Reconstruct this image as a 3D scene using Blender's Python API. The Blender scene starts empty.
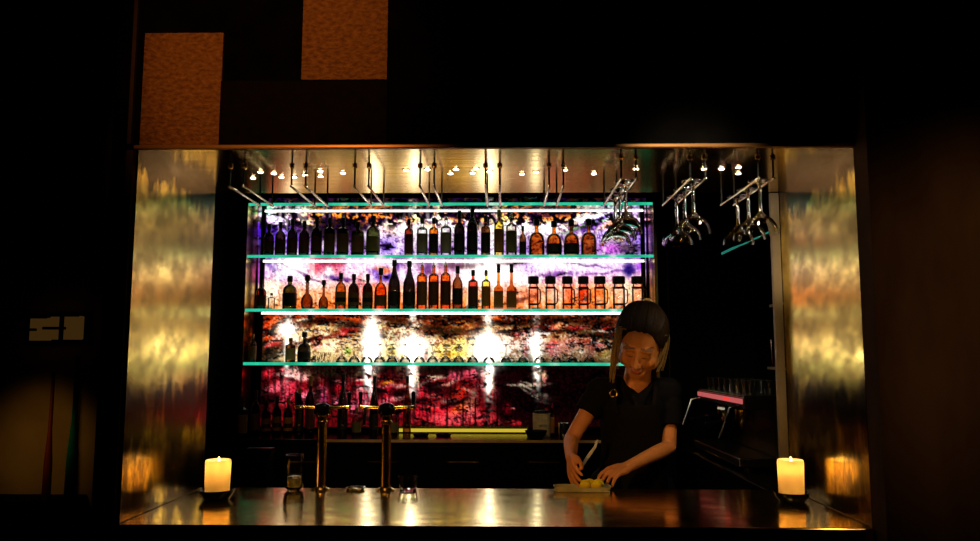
import bpy, bmesh, math, random
from math import sin, cos, pi, exp
from mathutils import Vector, Matrix, noise
random.seed(7)
S = bpy.context.scene
COL = S.collection
V = Vector
# ------------------------------------------------------------------ camera
F_PX, YAW, PITCH, ROLL = 786.14, 0.01700, 0.11020, 0.00141
CAM = V((0, 0, 1.494))
_cy, _sy, _cp, _sp = cos(YAW), sin(YAW), cos(PITCH), sin(PITCH)
FW = V((-_sy*_cp, _cy*_cp, _sp)); _r = V((_cy, _sy, 0)); _u = _r.cross(FW)
RT = cos(ROLL)*_r + sin(ROLL)*_u; UP = -sin(ROLL)*_r + cos(ROLL)*_u
def ray(px, py): return FW + RT*((px-490)/F_PX) - UP*((py-270.5)/F_PX)
def at(px, py, Y):
    d = ray(px, py); return CAM + d*(Y/d.y)
def atz(px, py, z):
    d = ray(px, py); return CAM + d*((z-CAM.z)/d.z)
camd = bpy.data.cameras.new('camera'); cam = bpy.data.objects.new('camera', camd); COL.objects.link(cam)
camd.sensor_width = 36; camd.lens = F_PX*36/980; camd.clip_start = .02
M3 = Matrix((RT, UP, -FW)).transposed()
cam.matrix_world = Matrix.Translation(CAM) @ M3.to_4x4()
S.camera = cam
S.view_settings.view_transform = 'Standard'; S.view_settings.look = 'None'
S.view_settings.exposure = 0; S.view_settings.gamma = 1; S.view_settings.use_curve_mapping = False
w = bpy.data.worlds.new('world'); S.world = w; w.use_nodes = True
w.node_tree.nodes['Background'].inputs[0].default_value = (0, 0, 0, 1)

# ------------------------------------------------------------------ materials
def s2l(c):
    return tuple((x/255/12.92) if x/255 <= .04045 else ((x/255+.055)/1.055)**2.4 for x in c)
def mat(name):
    m = bpy.data.materials.new(name); m.use_nodes = True
    nt = m.node_tree; nt.nodes.clear()
    o = nt.nodes.new('ShaderNodeOutputMaterial')
    return m, nt, o
def N(nt, t, **kw):
    n = nt.nodes.new(t)
    for k, v in kw.items():
        if hasattr(n, k) and not k[0].isupper(): setattr(n, k, v)
        else: n.inputs[k.replace('_', ' ')].default_value = v
    return n
def pbr(name, col, rough=.5, metal=0, spec=.5, nscale=None, namp=.25, bump=0, ncol=None, stretch=(1,1,1), detail=4, rvar=0, trans=0, aniso=0):
    m, nt, o = mat(name); b = N(nt, 'ShaderNodeBsdfPrincipled')
    b.inputs['Base Color'].default_value = (*col, 1); b.inputs['Roughness'].default_value = rough
    b.inputs['Metallic'].default_value = metal; b.inputs['Specular IOR Level'].default_value = spec
    if trans: b.inputs['Transmission Weight'].default_value = trans
    if aniso: b.inputs['Anisotropic'].default_value = aniso
    nt.links.new(b.outputs[0], o.inputs[0])
    if nscale:
        tc = N(nt, 'ShaderNodeTexCoord'); mp = N(nt, 'ShaderNodeMapping'); mp.inputs['Scale'].default_value = stretch
        nz = N(nt, 'ShaderNodeTexNoise'); nz.inputs['Scale'].default_value = nscale; nz.inputs['Detail'].default_value = detail
        nt.links.new(tc.outputs['Object'], mp.inputs[0]); nt.links.new(mp.outputs[0], nz.inputs['Vector'])
        rp = N(nt, 'ShaderNodeValToRGB'); rp.color_ramp.elements[0].position = .35; rp.color_ramp.elements[1].position = .65
        c2 = ncol or tuple(x*(1-namp) for x in col)
        rp.color_ramp.elements[0].color = (*c2, 1); rp.color_ramp.elements[1].color = (*col, 1)
        nt.links.new(nz.outputs['Fac'], rp.inputs[0]); nt.links.new(rp.outputs[0], b.inputs['Base Color'])
        if rvar:
            mr = N(nt, 'ShaderNodeMapRange'); mr.inputs[1].default_value = .3; mr.inputs[2].default_value = .7
            mr.inputs[3].default_value = rough+rvar; mr.inputs[4].default_value = rough
            nt.links.new(nz.outputs['Fac'], mr.inputs[0]); nt.links.new(mr.outputs[0], b.inputs['Roughness'])
        if bump:
            bp = N(nt, 'ShaderNodeBump'); bp.inputs['Strength'].default_value = bump; bp.inputs['Distance'].default_value = .01
            nt.links.new(nz.outputs['Fac'], bp.inputs['Height']); nt.links.new(bp.outputs[0], b.inputs['Normal'])
    return m
def emit(name, col, st):
    m, nt, o = mat(name); e = N(nt, 'ShaderNodeEmission')
    e.inputs[0].default_value = (*col, 1); e.inputs[1].default_value = st
    nt.links.new(e.outputs[0], o.inputs[0]); return m
def tinted(name, col, edge=.45, refl=1.0, rough=.04, blend=.35):
    """Coloured bottle glass: clear in the middle, darker where the wall is seen edge-on."""
    m, nt, o = mat(name)
    lw = N(nt, 'ShaderNodeLayerWeight'); lw.inputs[0].default_value = blend
    mx = N(nt, 'ShaderNodeMix'); mx.data_type = 'RGBA'
    mx.inputs[6].default_value = (*col, 1); mx.inputs[7].default_value = (*[c*edge for c in col], 1)
    nt.links.new(lw.outputs['Facing'], mx.inputs[0])
    t = N(nt, 'ShaderNodeBsdfTransparent'); nt.links.new(mx.outputs[2], t.inputs[0])
    g = N(nt, 'ShaderNodeBsdfGlossy'); g.inputs['Roughness'].default_value = rough; g.inputs[0].default_value = (refl, refl, refl, 1)
    fr = N(nt, 'ShaderNodeFresnel'); fr.inputs[0].default_value = 1.45
    ms = N(nt, 'ShaderNodeMixShader'); nt.links.new(fr.outputs[0], ms.inputs[0])
    nt.links.new(t.outputs[0], ms.inputs[1]); nt.links.new(g.outputs[0], ms.inputs[2]); nt.links.new(ms.outputs[0], o.inputs[0])
    return m
def glassmat(name, col=(1, 1, 1), rough=0):
    m, nt, o = mat(name); g = N(nt, 'ShaderNodeBsdfGlass'); g.inputs[0].default_value = (*col, 1)
    g.inputs['Roughness'].default_value = rough; g.inputs['IOR'].default_value = 1.45
    nt.links.new(g.outputs[0], o.inputs[0]); return m

MT = {}
MT['brass_jamb'] = pbr('aged brass sheet', (.84, .58, .12), .15, 1, nscale=19, ncol=(.20, .12, .015), stretch=(1, .55, .8), detail=10, rvar=.10)
def rim_darkened():
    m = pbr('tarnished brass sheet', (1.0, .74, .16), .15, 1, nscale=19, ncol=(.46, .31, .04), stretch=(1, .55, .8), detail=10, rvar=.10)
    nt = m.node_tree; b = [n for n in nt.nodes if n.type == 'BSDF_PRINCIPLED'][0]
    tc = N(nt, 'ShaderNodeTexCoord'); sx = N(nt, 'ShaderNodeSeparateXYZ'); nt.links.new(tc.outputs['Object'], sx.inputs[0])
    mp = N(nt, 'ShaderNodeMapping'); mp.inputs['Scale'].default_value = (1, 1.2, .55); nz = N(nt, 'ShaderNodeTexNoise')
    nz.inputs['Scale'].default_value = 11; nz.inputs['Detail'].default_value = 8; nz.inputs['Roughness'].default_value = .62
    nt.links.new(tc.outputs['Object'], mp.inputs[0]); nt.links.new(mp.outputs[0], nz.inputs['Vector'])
    rp = N(nt, 'ShaderNodeFloatCurve'); c = rp.mapping.curves[0]     # how much darker the brass gets towards the upper and lower rims
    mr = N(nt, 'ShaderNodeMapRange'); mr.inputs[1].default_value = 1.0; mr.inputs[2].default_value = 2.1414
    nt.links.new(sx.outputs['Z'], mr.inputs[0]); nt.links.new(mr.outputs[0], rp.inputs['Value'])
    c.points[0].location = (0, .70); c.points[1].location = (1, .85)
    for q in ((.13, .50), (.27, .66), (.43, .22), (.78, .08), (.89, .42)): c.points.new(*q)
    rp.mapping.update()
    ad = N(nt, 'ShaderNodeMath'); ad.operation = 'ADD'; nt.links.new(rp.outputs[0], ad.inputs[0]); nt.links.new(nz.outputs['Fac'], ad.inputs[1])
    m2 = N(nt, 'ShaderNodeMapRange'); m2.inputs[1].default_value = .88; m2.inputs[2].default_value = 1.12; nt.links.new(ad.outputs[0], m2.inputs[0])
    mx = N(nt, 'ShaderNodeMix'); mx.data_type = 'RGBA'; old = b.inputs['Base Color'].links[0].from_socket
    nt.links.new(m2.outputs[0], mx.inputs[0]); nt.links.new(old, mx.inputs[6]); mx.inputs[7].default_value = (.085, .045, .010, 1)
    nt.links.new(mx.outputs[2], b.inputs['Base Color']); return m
MT['brass_rim_darkened'] = rim_darkened()
MT['brass_soffit'] = pbr('brushed brass sheet', (.95, .60, .15), .12, 1, nscale=7, ncol=(.62, .36, .07), stretch=(.5, 16, 1), rvar=.05)
MT['brass_counter'] = pbr('worn brass counter', (.95, .66, .14), .11, 1, nscale=9, ncol=(.62, .42, .08), stretch=(1, 1.6, 1), rvar=.10, detail=6)
MT['brass'] = pbr('polished brass', (.9, .58, .2), .18, 1, nscale=40, namp=.2)
MT['edge_brass'] = pbr('dull brass edge', (.75, .5, .2), .5, .35, nscale=20, namp=.2)
MT['steel'] = pbr('polished steel rod', (.85, .80, .68), .2, 1, nscale=60, namp=.1)
MT['black'] = pbr('black paint', (.006, .005, .004), .55, nscale=12, namp=.3, spec=.2)
MT['blackmatte'] = pbr('matte black', (.004, .0035, .003), .9, nscale=12, namp=.3, spec=.05)
MT['blackgloss'] = pbr('black lacquer', (.004, .004, .004), .2, nscale=12, namp=.3, spec=.35)
MT['darkwood'] = pbr('dark stained wood', (.02, .011, .005), .45, nscale=6, namp=.5, stretch=(.4, 6, 6), spec=.3)
MT['copper_trim'] = pbr('copper edge strip', (.75, .34, .10), .35, .6, nscale=20, namp=.2, stretch=(.2, 1, 1))
MT['brown_trim'] = pbr('dark bronze strip', (.09, .04, .018), .5, .3, nscale=20, namp=.2)
MT['grey_trim'] = pbr('grey bronze edge', (.34, .26, .16), .55, .2, nscale=9, namp=.2)
MT['tile'] = pbr('hammered copper panel', (.52, .21, .055), .7, nscale=75, ncol=(.26, .09, .02), bump=.9, detail=8, spec=.2, stretch=(.7, 1, 1.2))
MT['tile_dark'] = pbr('dark umber panel', (.012, .0055, .003), .8, nscale=30, namp=.4, bump=.4, detail=6, spec=.05)
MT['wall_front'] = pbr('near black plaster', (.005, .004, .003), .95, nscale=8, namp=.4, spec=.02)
MT['wall_brown'] = pbr('umber plaster', (.16, .085, .035), .85, nscale=5, ncol=(.10, .05, .02), detail=8, bump=.3, spec=.1, stretch=(1.5, 1, .5))
MT['wall_ochre'] = pbr('ochre plaster', (.40, .24, .07), .8, nscale=5, ncol=(.28, .16, .04), detail=8, bump=.3, spec=.1)
MT['floor'] = pbr('dark floor boards', (.03, .018, .01), .5, nscale=4, namp=.5, stretch=(1, .1, 1))
def edge_mat():
    m, nt, o = mat('lit green glass edge'); e = N(nt, 'ShaderNodeEmission'); tc = N(nt, 'ShaderNodeTexCoord'); nz = N(nt, 'ShaderNodeTexNoise')
    nz.inputs['Scale'].default_value = 5.5; nz.inputs['Detail'].default_value = 3
    mp = N(nt, 'ShaderNodeMapping'); mp.inputs['Scale'].default_value = (1, .01, .01)
    rp = N(nt, 'ShaderNodeValToRGB'); el = rp.color_ramp.elements
    el[0].position = .3; el[0].color = (*s2l((15, 150, 110)), 1); el[1].position = .72; el[1].color = (*s2l((235, 255, 240)), 1)  # edge glow and white glints put into the emission colour
    a = el.new(.54); a.color = (*s2l((50, 210, 165)), 1)
    nt.links.new(tc.outputs['Object'], mp.inputs[0]); nt.links.new(mp.outputs[0], nz.inputs['Vector']); nt.links.new(nz.outputs['Fac'], rp.inputs[0]); nt.links.new(rp.outputs[0], e.inputs[0]); nt.links.new(e.outputs[0], o.inputs[0])
    return m
MT['teal_edge'] = edge_mat()
MT['led'] = emit('led strip', (1, .96, .92), 2.2)
MT['led_yellow'] = emit('yellow led ledge', s2l((205, 178, 45)), 1.0)
MT['pin'] = emit('pinpoint lamp', (1, .80, .56), 40)
MT['shelf'] = tinted('pale green shelf glass', (.80, .95, .90), .8)
MT['clear'] = tinted('clear bottle glass', (.93, .93, .90), .35)
MT['crystal'] = glassmat('thick clear glass', (1, 1, .98))
MT['tumbler'] = tinted('clear tumbler glass', (.98, .98, .96), .55)
MT['stem'] = tinted('stemware glass', (.96, .95, .92), .10, 1.0, .05, .55)
for k, c in dict(dark=(.035, .018, .008), black=(.010, .007, .006), green=(.06, .075, .015), darkred=(.30, .03, .012), red=(.62, .06, .03), orange=(.85, .20, .012),
                 amber=(.50, .14, .012), brown=(.22, .075, .018), yellow=(.92, .66, .08), pale=(.80, .78, .60), rose=(.97, .72, .62)).items():
    MT['g_'+k] = tinted(k+' bottle glass', tuple(x**.5 for x in c))
def lab(name, c, ns=26): MT[name] = pbr(name.replace('_', ' '), s2l(c), .7, nscale=ns, namp=.25)
lab('paper_brown', (118, 78, 38)); lab('paper_black', (16, 12, 10)); lab('paper_grey', (150, 140, 120)); lab('paper_olive', (110, 105, 50))
lab('paper_cream', (205, 180, 125)); lab('paper_amber', (170, 110, 30)); lab('paper_rust', (90, 38, 14)); lab('cap_black', (10, 8, 8)); lab('cap_gold', (170, 120, 40))
lab('cap_red', (170, 25, 25)); lab('ceramic_cream', (225, 205, 150)); lab('plate_brass', (150, 110, 60)); lab('cup_white', (225, 225, 215)); MT['cup_dark'] = pbr('dark glazed ceramic', (.012, .014, .013), .15, nscale=20, namp=.3)
lab('lemon_flesh', (255, 235, 40)); lab('lemon_rind', (255, 225, 20)); lab('towel_cloth', (215, 200, 165)); lab('tray_plastic', (190, 180, 130))
MT['skin'] = pbr('skin', (.66, .24, .06), .5, nscale=30, namp=.08, spec=.3)
MT['lips'] = pbr('lips', (.42, .11, .05), .4, nscale=30, namp=.1)
MT['brow'] = pbr('eyebrow and lash', (.22, .085, .026), .7, nscale=30, namp=.1)
MT['hair_shaded'] = pbr('shaded blonde hair', (.022, .011, .004), .6, nscale=60, namp=.5, stretch=(6, 6, .6), spec=.2)  # shade on the crown put into the colour; same blonde as the locks
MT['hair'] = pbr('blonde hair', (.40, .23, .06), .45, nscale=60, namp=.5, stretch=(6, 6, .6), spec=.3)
MT['tee'] = pbr('black cotton', (.008, .007, .007), .9, nscale=60, namp=.3, spec=.05)
MT['apron'] = pbr('dark brown apron cloth', (.006, .0035, .0025), .8, nscale=60, namp=.3, spec=.1)
MT['trouser'] = pbr('black trouser cloth', (.008, .008, .010), .9, nscale=60, namp=.3, spec=.05)
MT['ice'] = pbr('crushed ice', (.9, .88, .8), .25, nscale=45, ncol=(.5, .45, .35), spec=.6)
MT['wick'] = pbr('charred wick', (.02, .015, .01), .9, nscale=30, namp=.3)
MT['flame'] = emit('candle flame', (1, .62, .2), 14)
MT['red_led'] = emit('red indicator', (1, .03, .02), 1.2); MT['green_led'] = emit('green indicator', (.05, 1, .1), 1.0)
MT['button_light'] = emit('backlit button', (.75, .68, .5), .5)
MT['machine_light'] = emit('pink light bar', s2l((205, 95, 95)), .8)
MT['reflection_glow'] = emit('amber lantern diffuser', s2l((52, 34, 11)), 1.0)  # emission standing in for blurred reflections
MT['teal_glass'] = pbr('teal glass', (.04, .75, .62), .35, nscale=20, namp=.3)
MT['red_glass'] = pbr('red glass', (.28, .03, .015), .35, nscale=20, namp=.3)
def wax():
    m, nt, o = mat('candle wax'); t = N(nt, 'ShaderNodeBsdfTranslucent'); d = N(nt, 'ShaderNodeBsdfDiffuse')
    t.inputs[0].default_value = (1, .84, .52, 1); d.inputs[0].default_value = (.95, .88, .7, 1)
    x = N(nt, 'ShaderNodeMixShader'); x.inputs[0].default_value = .35
    nt.links.new(t.outputs[0], x.inputs[1]); nt.links.new(d.outputs[0], x.inputs[2]); nt.links.new(x.outputs[0], o.inputs[0]); return m
MT['wax'] = wax()

# ------------------------------------------------------------------ mesh builders
WLOC = {}
class MB:
    def __init__(s): s.bm = bmesh.new(); s.mi = 0
    def _f(s, vs):
        try: f = s.bm.faces.new(vs); f.material_index = s.mi; return f
        except ValueError: return None
    def box(s, a, b, bev=0):
        a, b = V(a), V(b)
        lo = V(map(min, a, b)); hi = V(map(max, a, b))
        tmp = bmesh.new(); r = bmesh.ops.create_cube(tmp, size=1)
        for v in tmp.verts: v.co = V(((lo[i]+hi[i])/2 + v.co[i]*(hi[i]-lo[i]) for i in range(3)))
        if bev: bmesh.ops.bevel(tmp, geom=tmp.edges[:], offset=bev, segments=2, affect='EDGES', profile=.5)
        s.add(tmp); return s
    def add(s, tmp, M=None):
        mp = {}
        for v in tmp.verts: mp[v] = s.bm.verts.new(M @ v.co if M else v.co)
        for f in tmp.faces: s._f([mp[v] for v in f.verts])
        tmp.free()
    def lathe(s, prof, n=20, o=(0, 0, 0), M=None, close=True):
        o = V(o); rings = []
        for r, z in prof:
            if r < 1e-5: p = V((0, 0, z)); rings.append([s.bm.verts.new((M @ p if M else p)+o)])
            else:
                rr = []
                for k in range(n):
                    p = V((r*cos(2*pi*k/n), r*sin(2*pi*k/n), z)); rr.append(s.bm.verts.new((M @ p if M else p)+o))
                rings.append(rr)
        for a, b in zip(rings, rings[1:]):
            if len(a) == 1 and len(b) == 1: continue
            for k in range(n):
                q = (k+1) % n
                if len(a) == 1: s._f([a[0], b[q], b[k]])
                elif len(b) == 1: s._f([a[k], a[q], b[0]])
                else: s._f([a[k], a[q], b[q], b[k]])
        return s
    def tube(s, pts, rad, n=10, cap=True, flat=1.0, ref=None):
        pts = [V(p) for p in pts]
        if not isinstance(rad, (list, tuple)): rad = [rad]*len(pts)
        if cap:   # round ends
            d0 = (pts[0]-pts[1]).normalized(); d1 = (pts[-1]-pts[-2]).normalized()
            P = []; R = []
            for a in (90, 60, 30): P.append(pts[0]+d0*rad[0]*sin(a*pi/180)); R.append(max(rad[0]*cos(a*pi/180), 1e-5))
            P += pts; R += list(rad)
            for a in (30, 60, 90): P.append(pts[-1]+d1*rad[-1]*sin(a*pi/180)); R.append(max(rad[-1]*cos(a*pi/180), 1e-5))
            pts, rad = P, R
        prev = None; rings = []
        for i, p in enumerate(pts):
            t = (pts[min(i+1, len(pts)-1)]-pts[max(i-1, 0)])
            t = t.normalized() if t.length > 1e-9 else V((0, 0, 1))
            if prev is None:
                b = V(ref) if ref else (V((0, 0, 1)) if abs(t.z) < .9 else V((1, 0, 0)))
            else: b = prev
            x = b - t*b.dot(t)
            if x.length < 1e-6: x = V((1, 0, 0)) - t*t.x
            x.normalize(); prev = x; y = t.cross(x)
            rings.append([s.bm.verts.new(p + x*rad[i]*cos(2*pi*k/n) + y*rad[i]*flat*sin(2*pi*k/n)) for k in range(n)])
        for a, b in zip(rings, rings[1:]):
            for k in range(n): q = (k+1) % n; s._f([a[k], b[k], b[q], a[q]])
        s._f(rings[0]); s._f(rings[-1][::-1]); return s
    def ell(s, c, r, M=None, u=20, v=12):
        tmp = bmesh.new(); bmesh.ops.create_uvsphere(tmp, u_segments=u, v_segments=v, radius=1)
        for q in tmp.verts:
            p = V((q.co.x*r[0], q.co.y*r[1], q.co.z*r[2])); q.co = (M @ p if M else p)+V(c)
        s.add(tmp); return s
    def torus(s, c, R, r, M=None, n=24, m=8):
        M = M or Matrix.Identity(3); g = []
        for i in range(n):
            a = 2*pi*i/n
            g.append([s.bm.verts.new(M @ V(((R+r*cos(2*pi*j/m))*cos(a), (R+r*cos(2*pi*j/m))*sin(a), r*sin(2*pi*j/m)))+V(c)) for j in range(m)])
        for i in range(n):
            for j in range(m): s._f([g[i][j], g[(i+1) % n][j], g[(i+1) % n][(j+1) % m], g[i][(j+1) % m]])
        return s
    def prism(s, poly, axis, a, b):
        """poly of 2D points extruded along axis ('y': (x,z))."""
        def P(q, t): return V((q[0], t, q[1])) if axis == 'y' else (V((t, q[0], q[1])) if axis == 'x' else V((q[0], q[1], t)))
        A = [s.bm.verts.new(P(q, a)) for q in poly]; B = [s.bm.verts.new(P(q, b)) for q in poly]
        s._f(A); s._f(B[::-1])
        for i in range(len(poly)): j = (i+1) % len(poly); s._f([A[i], B[i], B[j], A[j]])
        return s
    def build(s, name, m, parent=None, smooth=True, local=False):
        me = bpy.data.meshes.new(name)
        bmesh.ops.recalc_face_normals(s.bm, faces=s.bm.faces[:])
        off = WLOC.get(parent.name, V((0, 0, 0))) if (parent and not local) else V((0, 0, 0))
        if off.length: bmesh.ops.translate(s.bm, verts=s.bm.verts[:], vec=-off)
        s.bm.to_mesh(me); s.bm.free()
        for q in (m if isinstance(m, (list, tuple)) else [m]): me.materials.append(MT[q] if isinstance(q, str) else q)
        o = bpy.data.objects.new(name, me); COL.objects.link(o)
        if smooth:
            for p in me.polygons: p.use_smooth = True
            try: me.set_sharp_from_angle(angle=.6)
            except Exception: pass
        if parent: o.parent = parent; WLOC[o.name] = WLOC.get(parent.name, V((0, 0, 0)))
        return o
def tag(o, label, cat, group=None):
    o['label'] = label; o['category'] = cat
    if group: o['group'] = group
    return o
def thing(name, label, cat, loc=(0, 0, 0), group=None):
    o = bpy.data.objects.new(name, None); COL.objects.link(o); o.location = loc; o.empty_display_size = .05
    WLOC[o.name] = V(loc); return tag(o, label, cat, group)
def struct(name, mb, m, smooth=False, parent=None):
    o = mb.build(name, m, parent, smooth)
    if not parent: o['kind'] = 'structure'
    return o
def copy_tree(o, parent=None):
    c = o.copy(); COL.objects.link(c)
    if parent: c.parent = parent
    for ch in list(o.children): copy_tree(ch, c)
    return c
ORD = ['first', 'second', 'third', 'fourth', 'fifth', 'sixth', 'seventh', 'eighth', 'ninth', 'tenth', 'eleventh', 'twelfth', 'thirteenth', 'fourteenth',
       'fifteenth', 'sixteenth', 'seventeenth', 'eighteenth', 'nineteenth', 'twentieth', 'twenty-first', 'twenty-second', 'twenty-third', 'twenty-fourth',
       'twenty-fifth', 'twenty-sixth', 'twenty-seventh', 'twenty-eighth', 'twenty-ninth', 'thirtieth', 'thirty-first', 'thirty-second', 'thirty-third']

# ------------------------------------------------------------------ the room
XL, XR, ZT, ZB, Y1, Y2 = -1.1456, 1.0833, 1.494+.6474, 1.0, 2.40, 3.055
CEIL = 3.2
struct('floor', MB().box((-4, -2.5, -.05), (4, 5.6, 0)), 'floor')
struct('ceiling', MB().box((-4, -2.5, CEIL), (4, 5.6, CEIL+.05)), 'blackmatte')
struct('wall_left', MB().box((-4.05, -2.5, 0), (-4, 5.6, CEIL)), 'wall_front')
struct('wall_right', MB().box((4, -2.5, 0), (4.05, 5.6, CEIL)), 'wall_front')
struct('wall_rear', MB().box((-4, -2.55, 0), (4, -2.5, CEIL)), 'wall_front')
struct('wall_back', MB().box((-4, 5.45, 0), (4, 5.5, CEIL)), 'blackmatte')
# front wall around the opening
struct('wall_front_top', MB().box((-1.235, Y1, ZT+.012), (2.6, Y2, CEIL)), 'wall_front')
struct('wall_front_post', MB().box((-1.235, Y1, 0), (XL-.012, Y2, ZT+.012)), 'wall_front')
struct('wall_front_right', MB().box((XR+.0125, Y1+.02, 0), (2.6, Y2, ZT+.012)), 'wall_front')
struct('wall_brown_pier', MB().box((1.085, Y1-.09, 0), (3.9, Y1+.02, CEIL)), 'wall_brown')
struct('wall_bar_front', MB().box((XL-.012, Y1+.04, 0), (XR+.05, Y1+.12, ZB-.045)), 'blackmatte')
struct('trim_jamb_left', MB().box((XL-.012, Y1-.004, ZB), (XL, Y2, ZT)), 'brass_rim_darkened')
struct('trim_jamb_right', MB().box((XR, Y1-.004, ZB), (XR+.012, Y2, ZT)), 'brass_rim_darkened')
struct('trim_soffit', MB().box((XL-.012, Y1, ZT), (XR+.012, Y2, ZT+.012)), 'brass_soffit')
struct('trim_soffit_edge', MB().box((XL-.012, Y1-.016, ZT+.000), (XR+.012, Y1-.0045, ZT+.013), .003), 'copper_trim')
struct('trim_frame_left', MB().box((XL-.034, Y1-.014, ZB-.05), (XL-.013, Y1-.0005, ZT-.003)), 'brown_trim')
struct('trim_upper_left', MB().box((XL-.034, Y1-.014, ZT+.017), (XL-.022, Y1-.0005, CEIL)), 'brown_trim')
struct('trim_jamb_back', MB().box((XR-.034, Y2+.001, ZB+.02), (XR-.002, Y2+.02, ZT-.003)), 'grey_trim')
struct('wall_bar_left', MB().box((-1.80, Y2+.02, 0), (-1.75, 5.44, CEIL)), 'blackmatte')
struct('wall_bar_right', MB().box((1.72, Y2+.02, 0), (1.77, 5.44, CEIL)), 'blackmatte')
struct('trim_back_panel', MB().box(at(667, 250, 5.40), at(670, 420, 5.44)), 'brown_trim')

# brass bar top
ct = thing('bar_counter', 'long polished brass bar counter across the bottom of the opening', 'counter', (0, Y1, 0))
MB().box((XL+.001, Y1-.02, ZB-.04), (XR-.001, Y2, ZB), .004).build('counter_top', 'brass_counter', ct, False)
MB().box((XL+.001, Y1+.122, .0), (XR-.001, Y1+.16, ZB-.041)).build('front_panel', 'darkwood', ct, False)
# copper panels on the wall over the bar
def wall_panel(p, m, label, name):
    a = at(p[0], p[1], Y1-.012); b = at(p[2], p[3], Y1-.012)
    tag(MB().box((a.x, Y1-.013, b.z), (b.x, Y1-.0005, a.z), .002).build(name, m), label, 'wall panel', 'square panels on the wall over the bar')
wall_panel((145, 33, 219, 146.5), 'tile', 'tall orange copper panel directly over the left brass jamb', 'copper_wall_panel')
wall_panel((304.5, -40, 387, 79.5), 'tile', 'orange copper panel cut off by the top of the photo', 'copper_wall_panel')
wall_panel((220.5, 81, 386.5, 146), 'tile_dark', 'dark umber panel between the two orange copper panels', 'umber_wall_panel')
wall_panel((683, -40, 770, 58), 'tile_dark', 'dark umber panel alone high on the right', 'umber_wall_panel')

# ------------------------------------------------------------------ back bar: art panel, shelves
YF, YB = 4.90, 5.085
YP = 5.12
def shelfz(py): return at(440, py, YF).z
SX0, SX1 = at(245, 300, YF).x, at(655, 300, YF).x
SH = [shelfz(204.0), shelfz(256.2), shelfz(310.2), shelfz(364.0)]       # centre height of the four front edges
HT = .009
# --- abstract light panel, painted stroke by stroke
PX0, PX1, PY0, PY1 = 258, 646, 198, 427
def blend(a, b, t): return [a[i]+(b[i]-a[i])*t for i in range(3)]
BASE = [(198, (30, 16, 6)), (209, (60, 32, 10)), (214, (150, 85, 25)), (226, (190, 120, 60)), (232, (190, 160, 190)), (252, (175, 140, 200)), (260, (235, 215, 240)),
        (275, (245, 205, 225)), (287, (250, 190, 165)), (300, (250, 160, 90)), (309, (240, 130, 50)), (313, (90, 32, 6)), (322, (70, 28, 6)), (328, (130, 85, 35)),
        (338, (190, 150, 90)), (346, (235, 210, 150)), (360, (225, 195, 140)), (364, (50, 20, 10)), (370, (34, 9, 6)), (380, (120, 12, 20)), (427, (112, 10, 16))]
def base(y):
    for (a, ca), (b, cb) in zip(BASE, BASE[1:]):
        if y <= b: return blend(ca, cb, (y-a)/(b-a))
    return list(BASE[-1][1])
W_ = (255, 250, 245); K_ = (4, 2, 2)
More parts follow.
